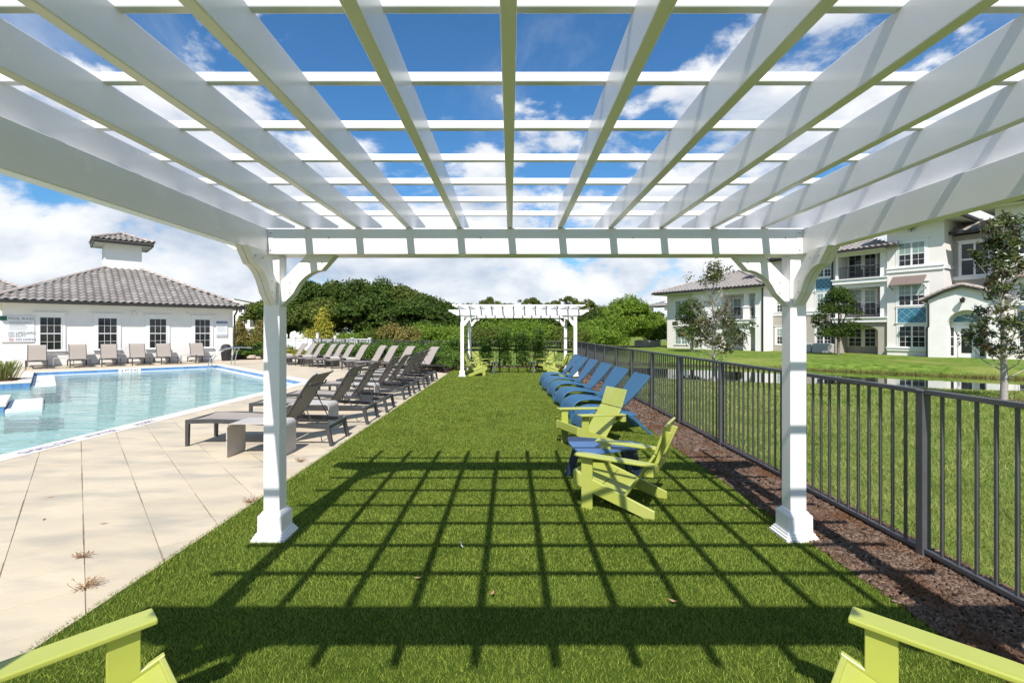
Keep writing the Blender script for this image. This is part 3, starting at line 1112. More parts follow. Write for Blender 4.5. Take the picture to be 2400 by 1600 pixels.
# ------------------------------------------------------------------ lime adirondack chairs
def make_adirondack(label):
    root = empty('adirondack_chair', (0, 0, 0), 0, label, 'chair', 'lime adirondack chairs')
    for s in (-1, 1):
        y0 = s * 0.292
        off = (0, s * 0.026, 0)
        mb = MB()     # one-piece side: front leg + sloping rail
        pts = [(0.078, 0.350), (0.078, 0.225), (0.0, 0.195), (0.0, 0.0), (-0.105, 0.0), (-0.105, 0.152), (-0.575, 0.0), (-0.665, 0.0),
               (-0.665, 0.072), (-0.105, 0.278), (-0.105, 0.492), (0.0, 0.492), (0.0, 0.320)]
        mb.prism([(x, y0, z) for x, z in pts], off)
        mb.build('side_frame', M_lime, root, bevel=0.003)
        mb = MB()
        y = s * 0.322
        P = [(0.050, y - 0.058), (0.050, y + 0.058), (-0.40, y + 0.062), (-0.67, y + 0.046), (-0.67, y - 0.046), (-0.40, y - 0.058)]
        mb.prism([(x, yy_, 0.492 + 0.05 * min(0, x) * 0.9) for x, yy_ in P], (0, 0, 0.022))
        mb.build('armrest', M_lime, root, bevel=0.006, seg=2, smooth=40)
    mb = MB()
    mb.lohi((0.056, -0.29, 0.235), (0.077, 0.29, 0.342))
    mb.build('front_apron', M_lime, root, bevel=0.003)
    for x0, x1 in ((0.066, -0.185), (-0.192, -0.40)):
        z = lambda x: 0.330 + (x - 0.066) * 0.37
        mb = MB()
        mb.prism([(x0, -0.290, z(x0)), (x1, -0.290, z(x1)), (x1, -0.290, z(x1) - 0.02), (x0, -0.290, z(x0) - 0.02)], (0, 0.58, 0))
        mb.build('seat_board', M_lime, root, bevel=0.003)

    def back(p, q, w0, w1, nm):
        p, q = Vector((p[0], 0, p[1])), Vector((q[0], 0, q[1]))
        nrm = Vector((-(q - p).z, 0, (q - p).x)).normalized() * 0.022
        mb = MB()
        mb.prism([p + Vector((0, -w0, 0)), p + Vector((0, w0, 0)), q + Vector((0, w1, 0)), q + Vector((0, -w1, 0))], nrm)
        mb.build(nm, M_lime, root, bevel=0.003)
    back((-0.36, 0.125), (-0.645, 0.555), 0.262, 0.262, 'back_board')
    back((-0.650, 0.563), (-0.735, 0.815), 0.262, 0.262, 'head_board')
    mb = MB()
    mb.prism([(-0.625, -0.37, 0.452), (-0.665, -0.37, 0.452), (-0.665, -0.37, 0.380), (-0.600, -0.37, 0.380)], (0, 0.74, 0))
    mb.build('back_brace', M_lime, root, bevel=0.003)
    for s in (-1, 1):
        mb = MB()
        mb.prism([(-0.60, s * 0.15, 0.455), (-0.668, s * 0.15, 0.455), (-0.79, s * 0.15, 0.74), (-0.735, s * 0.15, 0.75), (-0.672, s * 0.15, 0.565)], (0, s * 0.024, 0))
        mb.build('back_stay', M_lime, root, bevel=0.002)
    return root


def place(o, x, y, fx, fy, z=0.0):
    o.location = (x, y, z)
    o.rotation_euler = (0, 0, math.atan2(fy, fx))


chair = make_adirondack('lime adirondack chair with its back to the fence, right under the pergola roof edge')
chair['label'] = 'lime adirondack chair striped by the pergola shadow beside the blue table'
place(chair, 0.80, 4.90, -0.89, 0.455)
spots = [
    (0.86, 7.05, -0.93, -0.36, 'lime adirondack chair between the blue table and the row of blue loungers'),
    (-1.22, 1.72, 0.70, 0.71, 'lime adirondack chair under the large pergola on the pool side'),
    (1.18, 1.72, -0.74, 0.67, 'lime adirondack chair under the large pergola on the fence side'),
    (-1.06, 18.85, 0.92, 0.39, 'lime adirondack chair seen from behind at the far pergola post by the deck'),
    (-0.95, 20.75, 0.80, -0.60, 'lime adirondack chair facing the lawn before the hedges on the deck side'),
    (1.50, 18.95, -0.90, 0.43, 'lime adirondack chair seen from behind at the far pergola on the fence side'),
    (1.18, 20.75, -0.85, -0.53, 'lime adirondack chair facing the lawn before the hedges on the fence side'),
]
for x, y, fx, fy, lb in spots:
    c = copy_tree(chair)
    c['label'] = lb
    place(c, x, y, fx, fy)

# ------------------------------------------------------------------ side tables of coloured board
tab = empty('side_table', (1.02, 5.38, 0), 0, 'blue low table with rounded corner between two lime chairs', 'table')
o0 = Vector((1.02, 5.38, 0))
outl = [(0.655, 5.72), (0.640, 5.58), (0.638, 5.42), (0.650, 5.25), (0.672, 5.10), (0.705, 4.98), (0.75, 4.925), (0.82, 4.945), (0.98, 5.02), (1.28, 5.16), (1.40, 5.235), (1.43, 5.31),
        (1.425, 5.40), (1.38, 5.47), (1.10, 5.60), (0.80, 5.72), (0.70, 5.745)]


def cut(pts, nrm, c):
    return clip(pts, nrm, c)


for a, b in ((-9, 5.20), (5.206, 9)):
    pl = clip(clip(outl, (0, 1), b), (0, -1), -a)
    mb = MB()
    mb.prism([Vector((x, y, 0.405)) - o0 for x, y in pl], (0, 0, 0.022))
    mb.build('top_board', M_bluetab, tab, bevel=0.005, seg=2)
for tx, ty, bx, by in ((0.80, 5.12, 0.72, 5.02), (0.78, 5.56, 0.66, 5.66), (1.26, 5.24, 1.36, 5.16), (1.22, 5.44, 1.36, 5.60)):
    mb = MB()
    dx, dy = bx - tx, by - ty
    w = Vector((dx, dy, 0)).normalized() * 0.05
    t, bt = Vector((tx, ty, 0.404)) - o0, Vector((bx, by, 0)) - o0
    n_ = Vector((-w.y, w.x, 0)).normalized() * 0.022
    mb.prism([t - w * 1.3, t + w * 1.3, bt + w * 0.8, bt - w * 0.5], n_)
    mb.build('leg', M_navy, tab, bevel=0.003)
for (x, y), lb in (((-0.62, 19.85), 'small dark table between two lime chairs on the deck side of the far pergola'),
                   ((0.95, 19.85), 'small dark table between two lime chairs on the fence side of the far pergola')):
    t = empty('side_table', (x, y, 0), 0, lb, 'table')
    mb = MB()
    mb.lathe([(0.0, 0.40), (0.25, 0.40), (0.262, 0.408), (0.262, 0.42), (0.25, 0.425), (0.0, 0.425)], 24)
    mb.build('top_board', M_navy, t)
    for a in range(3):
        an = a * 2.094 + 0.4
        mb = MB()
        mb.bar((0.12 * math.cos(an), 0.12 * math.sin(an), 0.40), (0.24 * math.cos(an), 0.24 * math.sin(an), 0.0), 0.05, 0.024)
        mb.build('leg', M_navy, t)


# ------------------------------------------------------------------ blue shell loungers
def make_shell():
    root = empty('shell_lounger', (0, 0, 0), 0, '', 'lounger', 'blue shell loungers in a row before the fence')
    W = 0.36

    def sheet(prof, hw, name, th=0.022, rows=10, crown=0.0):
        """bent sheet along prof (x, z, half width)"""
        ring = []
        P = [Vector((x, 0, z)) for x, z in prof]
        for i, p in enumerate(P):
            d = (P[min(i + 1, len(P) - 1)] - P[max(i - 1, 0)]).normalized()
            nn_ = Vector((-d.z, 0, d.x)) * th
            w = hw[i]
            ys_ = [w * math.cos(math.pi * k2 / rows) * -1 for k2 in range(rows + 1)]
            t = [p + Vector((0, y, crown * (1 - (y / max(w, 1e-4)) ** 2))) for y in ys_]
            ring.append(t + [q - nn_ for q in t[::-1]])
        mb = MB()
        mb.rings(ring)
        return mb.build(name, M_blue, root, smooth=50)

    prof = [(-0.035, 0.10), (-0.022, 0.17), (0.0, 0.24), (0.035, 0.30), (0.085, 0.348), (0.15, 0.378), (0.24, 0.393), (0.36, 0.393), (0.50, 0.378), (0.64, 0.355), (0.76, 0.335), (0.86, 0.322)]
    prof = [(x, z) for x, z in prof]
    sheet(prof, [0.372, 0.372, 0.37, 0.368, 0.366, 0.365, 0.362, 0.36, 0.355, 0.345, 0.335, 0.33], 'seat', crown=0.012)
    # stitched rim bead along both edges
    for s in (-1, 1):
        mb = MB()
        mb.tube([(x, s * (0.366 - 0.036 * max(0, x - 0.3) / 0.56), z - 0.012) for x, z in prof], 0.014, 8)
        mb.build('edge_bead', M_blue, root, smooth=60)
        mb = MB()      # front leg with the arch between
        pts = [(s * 0.372, 0.11), (s * 0.10, 0.11), (s * 0.17, 0.098), (s * 0.235, 0.075), (s * 0.285, 0.04), (s * 0.315, 0.0), (s * 0.385, 0.0)]
        mb.prism([(-0.040 - 0.012 * (0.11 - z) / 0.11, y, z) for y, z in pts], (0.026, 0, 0))
        mb.build('front_leg', M_blue, root)
        mb = MB()      # rear leg
        mb.prism([(0.70, s * 0.335, 0.335), (0.80, s * 0.335, 0.318), (1.13, s * 0.335, 0.0), (1.075, s * 0.335, 0.0)], (0, s * 0.03, 0))
        mb.build('rear_leg', M_blue, root, bevel=0.006, seg=2, smooth=40)
    # back
    bp, bw = [], []
    for t in [0, .04, .08, .15, .25, .4, .55, .7, .8, .88, .94, .96, .98, .992, 1.0]:
        x = 0.665 + 0.36 * t + 0.05 * t * t
        z = 0.405 + 0.545 * t - 0.02 * math.sin(math.pi * t)
        bp.append((x, z))
        w = 0.155 + 0.205 * math.sin(min(1.0, t / 0.8) * math.pi / 2)
        if t > 0.94:
            w = w * (0.80 + 0.20 * math.sqrt(max(0.0, 1 - ((t - 0.94) / 0.06) ** 2)))
        bw.append(w)
    sheet(bp, bw, 'backrest', crown=-0.012)
    for s in (-1, 1):
        mb = MB()
        mb.tube([(x + 0.004, s * (w - 0.004), z - 0.008) for (x, z), w in zip(bp[:11], bw)], 0.011, 8)
        mb.build('edge_bead', M_blue, root, smooth=60)
        mb = MB()
        mb.tube([(0.66, s * 0.13, 0.36), (0.69, s * 0.13, 0.44)], 0.02, 8)
        mb.build('hinge', M_blue, root)
    return root


sh = make_shell()
for i, (x, y, rz) in enumerate(((1.11, 8.16, 5.0), (1.10, 9.55, 8.0), (1.07, 10.93, 7.0), (1.03, 12.42, 6.0), (0.98, 13.72, 8.0), (0.98, 15.12, 6.0))):
    o = sh if i == 0 else copy_tree(sh)
    o.location = (x, y, 0)
    o.rotation_euler = (0, 0, R(rz))
    o['label'] = 'blue moulded lounger before the fence, %s from the near lime chairs' % ORD[i]


# ------------------------------------------------------------------ grey sling loungers
def make_lounger():
    root = empty('sling_lounger', (0, 0, 0), 0, '', 'lounger')
    rail = [(0.0, 0.352), (0.35, 0.362), (0.8, 0.348), (1.3, 0.318), (1.75, 0.29), (2.05, 0.272)]
    for s in (-1, 1):
        mb = MB()
        for (x0, z0), (x1, z1) in zip(rail[:-1], rail[1:]):
            pass
        mb.rings([[(x, s * 0.345 + a, z + b) for a, b in ((-0.02, -0.028), (0.02, -0.028), (0.02, 0.028), (-0.02, 0.028))] for x, z in rail])
        mb.build('side_rail', M_frame, root)
        mb = MB()
        mb.prism([(0.0, s * 0.345 - 0.022, 0.375), (0.05, s * 0.345 - 0.022, 0.345), (0.042, s * 0.345 - 0.022, 0.0), (0.0, s * 0.345 - 0.022, 0.0)], (0, 0.044, 0))
        mb.build('leg', M_frame, root)
        mb = MB()
        mb.prism([(1.985, s * 0.345 - 0.023, 0.29), (2.05, s * 0.345 - 0.023, 0.29), (2.105, s * 0.345 - 0.023, 0.0), (2.058, s * 0.345 - 0.023, 0.0)], (0, 0.046, 0))
        mb.build('leg', M_frame, root)
    for x, z in ((0.02, 0.352), (2.03, 0.274)):
        mb = MB()
        mb.box((x, 0, z), (0.042, 0.69, 0.05))
        mb.build('cross_bar', M_frame, root, bevel=0.004)
    # sling seat
    prof = [(0.03, 0.380), (0.2, 0.385), (0.45, 0.378), (0.75, 0.362), (1.05, 0.345), (1.34, 0.338)]
    mb = MB()
    mb.rings([[(x, y, z - 0.018 * (1 - (y / 0.325) ** 2)) for y in np.linspace(-0.325, 0.325, 7)] + [(x, y, z - 0.008 - 0.018 * (1 - (y / 0.325) ** 2)) for y in np.linspace(0.325, -0.325, 7)] for x, z in prof])
    mb.build('seat_sling', M_sling, root, smooth=60)
    # back: two side tubes, sling, bars, struts
    bp = [(1.36, 0.345), (1.46, 0.475), (1.56, 0.635), (1.65, 0.79), (1.73, 0.915), (1.80, 0.99), (1.865, 1.03)]
    for s in (-1, 1):
        mb = MB()
        mb.tube([(x, s * 0.315, z) for x, z in bp], 0.016, 8)
        mb.build('back_rail', M_frame, root, smooth=60)
        mb = MB()
        mb.tube([(1.62, s * 0.285, 0.71), (1.625, s * 0.285, 0.66), (1.80, s * 0.305, 0.30)], 0.008, 6)
        mb.build('prop_strut', M_frame, root)
    mb = MB()
    mb.rings([[(x, y, z) for y in np.linspace(-0.318, 0.318, 5)] + [(x + 0.007, y, z - 0.007) for y in np.linspace(0.318, -0.318, 5)] for x, z in bp])
    mb.build('back_sling', M_sling, root, smooth=60)
    for x, z in ((1.395, 0.365), (1.735, 0.885)):
        mb = MB()
        mb.tube([(x + 0.02, -0.315, z), (x + 0.035, -0.24, z - 0.03), (x + 0.035, 0.24, z - 0.03), (x + 0.02, 0.315, z)], 0.013, 8)
        mb.build('back_bar', M_frame, root, smooth=60)
    mb = MB()
    mb.tube([(1.80, -0.30, 0.31), (1.80, 0.30, 0.31)], 0.009, 6)
    mb.build('prop_bar', M_frame, root)
    return root


lg = make_lounger()
lg['label'] = 'grey sling lounger on the deck edge, first beside the large pergola post'
lg['group'] = 'grey loungers along the turf edge'
lg.location = (-4.63, 7.45, 0)
for i, y in enumerate((9.12, 10.36, 12.3, 13.52, 14.8, 15.85, 16.8)):
    o = copy_tree(lg)
    o.location = (-4.60 + 0.02 * math.sin(i * 2.1), y, 0)
    o.rotation_euler = (0, 0, R(1.5 * math.sin(i * 1.7)))
    o['label'] = 'dark backed sling lounger along the turf edge, %s from the large pergola' % ORD[i + 1]
tops = [717, 740, 757, 786, 806, 827, 859, 900, 926.5, 967, 1020]
ru = math.atan2(U.y, U.x)
for i, px in enumerate(tops):
    r = (px - HX) / F
    s = (11.1 + 27 * r) / (8 + 6.6 * r)
    t = Vector((-11.1 + 8 * s, 27 - 6.6 * s, 0))
    o = copy_tree(lg)
    o.location = t - U * 1.85
    o.rotation_euler = (0, 0, ru + R(1.5 * math.sin(i * 2.3)))
    o['group'] = 'grey loungers facing the pool before the hedge'
    o['label'] = 'pale sling lounger facing the pool before the hedge, %s from the white fence' % ORD[i]


def on_v(px, v):
    """plan point on the line with distance v along V, seen in photo column px"""
    r = (px - HX) / F
    y = v / (V.x * r + V.y)
    return Vector((r * y, y, 0))


rv = math.atan2(V.y, V.x)
WALL_V = float(V2 @ np.array((-16.2, 29.04)))
for i, px in enumerate((86, 188, 261, 331, 398, 477)):
    o = copy_tree(lg)
    o.location = on_v(px, WALL_V - 2.17)
    o.rotation_euler = (0, 0, rv + R(1.2 * math.sin(i * 1.9)))
    o['group'] = 'grey loungers against the pool house wall'
    o['label'] = 'pale sling lounger against the pool house wall, %s from the large rules sign' % ORD[i]


# bent perforated side tables
def make_table():
    root = empty('metal_side_table', (0, 0, 0), 0, '', 'table')
    l, w, h, r, t = 0.71, 0.45, 0.455, 0.07, 0.014

    def arcp(cx_, cz_, rad, a0, a1, n=6):
        return [(cx_ + rad * math.cos(a0 + (a1 - a0) * k2 / n), cz_ + rad * math.sin(a0 + (a1 - a0) * k2 / n)) for k2 in range(n + 1)]
    for nm, path in (('leg', [(-l / 2, 0.0), (-l / 2, h - r)]), ('leg', [(l / 2, 0.0), (l / 2, h - r)]),
                     ('top', arcp(-l / 2 + r, h - r, r, math.pi, math.pi / 2) + arcp(l / 2 - r, h - r, r, math.pi / 2, 0))):
        mb = MB()
        P = [Vector((x, 0, z)) for x, z in path]
        if nm == 'leg':      # plate with rounded lower corners
            c = 0.05
            pl = [(-w / 2, h - r), (w / 2, h - r), (w / 2, c)] + [(w / 2 - c + c * math.cos(a), c - c * math.sin(a)) for a in (0.4, 0.8, 1.2)] + [(w / 2 - c, 0), (-w / 2 + c, 0)] + \
                 [(-w / 2 + c - c * math.sin(a), c - c * math.cos(a)) for a in (0.4, 0.8, 1.2)] + [(-w / 2, c)]
            sg = 1 if path[0][0] < 0 else -1
            mb.prism([(path[0][0], y, z) for y, z in pl], (sg * t, 0, 0))
            mb.build('leg', M_table, root)
        else:
            rg = []
            for i, p in enumerate(P):
                d = (P[min(i + 1, len(P) - 1)] - P[max(i - 1, 0)]).normalized()
                n_ = Vector((d.z, 0, -d.x)) * t
                rg.append([p + Vector((0, -w / 2, 0)), p + Vector((0, w / 2, 0)), p + n_ + Vector((0, w / 2, 0)), p + n_ + Vector((0, -w / 2, 0))])
            mb.rings(rg)
            mb.build('top', M_table, root, smooth=50)
    return root


tb = make_table()
tb.location = (-3.31, 6.64, 0)
tb['label'] = 'bent perforated metal table beside the first lounger at the large pergola post'
tb['group'] = 'perforated side tables'
tl = [((-3.32, 8.36), 0, 'bent metal table between the first and second loungers along the turf'),
      ((-3.40, 11.40), 0, 'bent metal table between the third and fourth loungers along the turf')]
p = on_v(149, WALL_V - 1.75)
tl.append(((p.x, p.y), ru, 'bent metal table between the first two loungers against the pool house wall'))
p = on_v(443, WALL_V - 1.75)
tl.append(((p.x, p.y), ru, 'bent metal table between the last two loungers against the pool house wall'))
for i, (px, nth) in enumerate(((703, 'first and second'), (748, 'third and fourth'), (813, 'sixth and seventh'), (850, 'seventh and eighth'))):
    r = (px - HX) / F
    s = (11.1 + 27 * r) / (8 + 6.6 * r)
    t = Vector((-11.1 + 8 * s, 27 - 6.6 * s, 0)) - U * 0.75
    tl.append(((t.x, t.y), ru + R(90), 'bent metal table between the %s loungers before the hedge' % nth))
for (x, y), rz, lb in tl:
    o = copy_tree(tb)
    o.location = (x, y, 0)
    o.rotation_euler = (0, 0, rz)
    o['label'] = lb
# ------------------------------------------------------------------ roofs, windows
def tile_points(w, l, nose=0.028, amp=0.036, n=8):
    """S-profile roof tile: w along x, l up the slope (y)"""
    xs_ = [-w / 2 + w * k2 / n for k2 in range(n + 1)]
    zf = lambda x: amp * math.sin(2 * math.pi * x / w)
    vs = [(x, 0, zf(x) + nose) for x in xs_] + [(x, l, zf(x)) for x in xs_] + [(x, 0.004, zf(x) + nose - 0.03) for x in xs_]
    m = n + 1
    fs = [(i, i + 1, m + i + 1, m + i) for i in range(n)] + [(i + 1, i, 2 * m + i, 2 * m + i + 1) for i in range(n)]
    return vs, fs


def hip_roof(root, x0, x1, y0, y1, z, pitch, name='roof', tw=0.30, tl=0.36, faces='flbr', single=None, tmat=None, base=True, thick=0.10, ridge=True):
    """hipped roof over a rectangle of the building's own axes; tiles on the named faces (f = towards -y)"""
    w, d = x1 - x0, y1 - y0
    hw = min(w, d) / 2
    rise = hw * pitch
    if w >= d:
        A, B = Vector((x0 + hw, (y0 + y1) / 2, z + rise)), Vector((x1 - hw, (y0 + y1) / 2, z + rise))
    else:
        A, B = Vector(((x0 + x1) / 2, y0 + hw, z + rise)), Vector(((x0 + x1) / 2, y1 - hw, z + rise))
    c = [Vector((x0, y0, z)), Vector((x1, y0, z)), Vector((x1, y1, z)), Vector((x0, y1, z))]
    mb = MB()
    vs = c + [A, B] + [p - Vector((0, 0, thick)) for p in c]
    if w >= d:
        fs = [(0, 1, 5, 4), (1, 2, 5), (2, 3, 4, 5), (3, 0, 4)]
    else:
        fs = [(0, 1, 4), (1, 2, 5, 4), (2, 3, 5), (3, 0, 4, 5)]
    fs += [(6, 7, 1, 0), (7, 8, 2, 1), (8, 9, 3, 2), (9, 6, 0, 3), (9, 8, 7, 6)]
    mb.add(vs, fs)
    roof = mb.build(name, M_roofbase, root)
    tmat = tmat or M_tilej
    th = math.atan(pitch)
    tv, tf = tile_points(tw, tl * 1.16)
    joined = MB()
    edges = {'f': (c[0], c[1], 0.0), 'r': (c[1], c[2], math.pi / 2), 'b': (c[2], c[3], math.pi), 'l': (c[3], c[0], -math.pi / 2)}
    sl = hw / math.cos(th)
    me = None
    for fkey in faces:
        a, b, rz = edges[fkey]
        e = (b - a).normalized()
        inn = Vector((-e.y, e.x, 0))
        upv = (inn * math.cos(th) + Vector((0, 0, math.sin(th)))).normalized()
        Mr = Matrix.Rotation(rz, 3, 'Z') @ Matrix.Rotation(th, 3, 'X')
        nrm = Mr @ Vector((0, 0, 1))
        full = (b - a).length
        for j in range(int(sl / tl) + 1):
            dd = j * tl
            run = min((dd + tl * 0.5) * math.cos(th), hw)
            n = int(full / tw)
            for i in range(n):
                xx = (i + 0.5) * tw + (full - n * tw) / 2
                if xx < run * 0.985 or xx > full - run * 0.985:
                    continue
                p = a + e * xx + upv * (dd - 0.03) + nrm * 0.035
                if single == fkey:
                    if me is None:
                        t1 = MB()
                        t1.add(tv, tf)
                        o = t1.build('roof_tile', M_tile, roof, smooth=50, fix=False)
                        me = o.data
                    else:
                        o = link('roof_tile', me, None, roof)
                    o.location = p
                    o.rotation_euler = Mr.to_euler()
                else:
                    joined.add([Mr @ Vector(q) + p for q in tv], tf)
    if joined.v:
        o = joined.build('roof_tiles', tmat, roof, smooth=50, fix=False)
        tag(o, kind='stuff')
    if ridge:
        segs = [(c[0], A), (c[1], B if w >= d else A), (c[2], B), (c[3], A if w >= d else B), (A, B)]
        capm = None
        for p, q in segs:
            ln = (q - p).length
            if ln < 0.3:
                continue
            dr = (q - p).normalized()
            for k2 in range(int(ln / 0.38)):
                if capm is None:
                    m1 = MB()
                    rg = []
                    for xx, rr in ((0, 0.115), (0.42, 0.095)):
                        rg.append([(xx, rr * math.cos(t), rr * math.sin(t) * 0.8) for t in [math.pi * q2 / 8 for q2 in range(9)]])
                    m1.rings(rg, cap=False, closed=False)
                    m1.add([(0, 0.115 * math.cos(t), 0.115 * math.sin(t) * 0.8) for t in [math.pi * q2 / 8 for q2 in range(9)]], [tuple(range(9))])
                    o = m1.build('ridge_tile', M_ridge, roof, smooth=50)
                    capm = o.data
                else:
                    o = link('ridge_tile', capm, None, roof)
                o.location = p + dr * (0.38 * k2) + Vector((0, 0, 0.055))
                o.rotation_euler = dr.to_track_quat('X', 'Z').to_euler()
    return roof


def window(root, x0, x1, z0, z1, y, units=1, cols=3, rows=2, casing=0.10, blind=0, sill=True, head=True, name='window', proud=0.05, msize=0.014, sashbar=0.04):
    """double-hung windows in a wall that faces -y; each pane is a piece"""
    w = (x1 - x0) / units
    mb = MB()
    fr = 0.038 if units == 1 else 0.06
    pane_boxes = []
    for u in range(units):
        a, b = x0 + u * w, x0 + (u + 1) * w
        mb.lohi((a, y - proud, z0), (a + fr, y + 0.01, z1))
        mb.lohi((b - fr, y - proud, z0), (b, y + 0.01, z1))
        mb.lohi((a + fr, y - proud, z1 - fr), (b - fr, y + 0.01, z1))
        mb.lohi((a + fr, y - proud, z0), (b - fr, y + 0.01, z0 + fr))
        zm = (z0 + z1) / 2
        mb.lohi((a + fr, y - proud + 0.012, zm - sashbar / 2), (b - fr, y + 0.01, zm + sashbar / 2))
        for part, (s0, s1) in enumerate(((z0 + fr, zm - sashbar / 2), (zm + sashbar / 2, z1 - fr))):
            rec = y - proud + (0.034 if part == 0 else 0.022)
            cw, rh = (b - a - 2 * fr) / cols, (s1 - s0) / rows
            for i in range(1, cols):
                mb.lohi((a + fr + i * cw - msize / 2, rec - 0.008, s0), (a + fr + i * cw + msize / 2, rec + 0.006, s1))
            for j in range(1, rows):
                mb.lohi((a + fr, rec - 0.0065, s0 + j * rh - msize / 2), (b - fr, rec + 0.0055, s0 + j * rh + msize / 2))
            for i in range(cols):
                for j in range(rows):
                    pane_boxes.append(((a + fr + i * cw, rec, s0 + j * rh), (a + fr + (i + 1) * cw, rec + 0.004, s0 + (j + 1) * rh), part))
    wn = mb.build(name, M_trim, root)
    for lo_, hi_, part in pane_boxes:
        m1 = MB()
        m1.lohi(lo_, hi_)
        m1.build('pane', M_blind if (blind == 2 or (blind == 1 and part == 1)) else M_glass, wn)
    if casing:
        mb = MB()
        c = casing
        mb.lohi((x0 - c, y - 0.035, z0 - 0.0), (x0 - 0.001, y + 0.01, z1 + 0.0))
        mb.lohi((x1 + 0.001, y - 0.035, z0 - 0.0), (x1 + c, y + 0.01, z1 + 0.0))
        mb.lohi((x0 - c, y - 0.037, z1 + 0.001), (x1 + c, y + 0.01, z1 + c))
        if head:
            mb.lohi((x0 - c - 0.05, y - 0.075, z1 + c), (x1 + c + 0.05, y + 0.01, z1 + c + 0.05))
            mb.lohi((x0 - c - 0.10, y - 0.115, z1 + c + 0.05), (x1 + c + 0.10, y + 0.01, z1 + c + 0.085))
        mb.build('casing', M_trim, wn)
    if sill:
        mb = MB()
        mb.lohi((x0 - casing - 0.03, y - 0.10, z0 - 0.055), (x1 + casing + 0.03, y + 0.01, z0 - 0.001))
        mb.lohi((x0 - casing, y - 0.04, z0 - 0.17), (x1 + casing, y + 0.01, z0 - 0.055))
        mb.build('sill', M_trim, wn)
    return wn


def part(root, name, mat, *boxes, bevel=0):
    mb = MB()
    for lo_, hi_ in boxes:
        mb.lohi(lo_, hi_)
    return mb.build(name, mat, root, bevel=bevel)


def text(root, s, size, x, y, z, mat, name='lettering', align='LEFT', rot=None, sx=1.0):
    cu = bpy.data.curves.new(name, 'FONT')
    cu.body = s
    cu.size = size
    cu.extrude = 0.002
    cu.align_x = align
    tmp = bpy.data.objects.new('tmp', cu)
    COL.objects.link(tmp)
    bpy.context.view_layer.update()
    me = bpy.data.meshes.new_from_object(tmp.evaluated_get(bpy.context.evaluated_depsgraph_get()))
    bpy.data.objects.remove(tmp)
    bpy.data.curves.remove(cu)
    me.materials.clear()
    o = link(name, me, mat, root)
    o.location = (x, y, z)
    o.rotation_euler = rot if rot else (R(90), 0, 0)
    o.scale = (sx, 1, 1)
    return o


# ------------------------------------------------------------------ pool house
BX, BY = -16.2, 29.04
ph = empty('pool_house', (BX, BY, 0), ANG, 'white stucco pool house with grey tile hip roof and cupola', 'building')
part(ph, 'wall', M_stucco, ((-9.42, 0, 0), (0, 9.4, 3.0)))
part(ph, 'plinth', M_concrete, ((-9.45, -0.02, 0), (0.02, 9.42, 0.06)))
part(ph, 'soffit', M_soffit, ((-9.9, -0.5, 2.965), (0.5, 9.9, 2.999)))
mb = MB()
mb.lohi((-10.0, -0.63, 2.955), (0.60, -0.502, 3.10))
mb.lohi((0.502, -0.50, 2.957), (0.62, 9.9, 3.10))
mb.build('gutter', M_gutter, ph, bevel=0.015)
hip_roof(ph, -9.9, 0.5, -0.5, 9.9, 3.10, 0.49, single='f', faces='fr', tw=0.30, tl=0.36)
mb = MB()
mb.tube([(0.1, -0.55, 2.97), (0.1, -0.42, 2.78), (0.08, -0.07, 2.60), (0.08, -0.06, 2.4), (0.08, -0.06, 0.1)], 0.05, 8)
mb.build('downspout', M_gutter, ph)
for t0, t1 in ((8.20, 7.40), (6.09, 5.29), (3.99, 3.20), (1.93, 1.14)):
    window(ph, -t0, -t1, 0.76, 2.36, 0.0, casing=0.13)
# cupola
cup = part(ph, 'cupola', M_stucco, ((-4.7 - 0.85, 4.7 - 0.85, 4.9), (-4.7 + 0.85, 4.7 + 0.85, 6.62)))
part(ph, 'cupola_soffit', M_soffit, ((-4.7 - 1.3, 4.7 - 1.3, 6.62), (-4.7 + 1.3, 4.7 + 1.3, 6.66)))
part(ph, 'cupola_fascia', M_gutter, ((-4.7 - 1.36, 4.7 - 1.36, 6.60), (-4.7 + 1.36, 4.7 - 1.302, 6.80)), ((-4.7 - 1.36, 4.7 + 1.302, 6.60), (-4.7 + 1.36, 4.7 + 1.36, 6.80)),
     ((-4.7 - 1.36, 4.7 - 1.302, 6.602), (-4.7 - 1.302, 4.7 + 1.302, 6.798)), ((-4.7 + 1.302, 4.7 - 1.302, 6.602), (-4.7 + 1.36, 4.7 + 1.302, 6.798)))
part(ph, 'cupola_base', M_trim, ((-4.7 - 0.89, 4.7 - 0.89, 4.9), (-4.7 + 0.89, 4.7 + 0.89, 5.45)))
hip_roof(ph, -4.7 - 1.38, -4.7 + 1.38, 4.7 - 1.38, 4.7 + 1.38, 6.82, 0.40, name='cupola_roof', tw=0.25, tl=0.28, faces='flr')
# rear wing seen behind the main roof
part(ph, 'wing_wall', M_stucco, ((-22, 8.0, 0), (-9.5, 16, 3.2)))
hip_roof(ph, -24.5, -7.0, 9.0, 18.0, 3.3, 0.49, name='wing_roof', tw=0.34, tl=0.42, faces='fr')
# flood lamp and camera on the wall
mb = MB()
mb.lathe([(0.0, 0.0), (0.10, 0.01), (0.11, 0.06), (0.09, 0.10), (0.0, 0.11)], 14)
o = mb.build('wall_light', M_soffit, ph); o.location = (-4.62, -0.02, 2.62); o.rotation_euler = (R(90), 0, 0)
mb = MB()
mb.lohi((-0.05, -0.1, -0.05), (0.05, 0.0, 0.05)); mb.tube([(0, -0.1, 0), (0, -0.2, -0.03)], 0.04, 10)
o = mb.build('wall_camera', M_trim, ph); o.location = (-2.25, 0, 2.66)

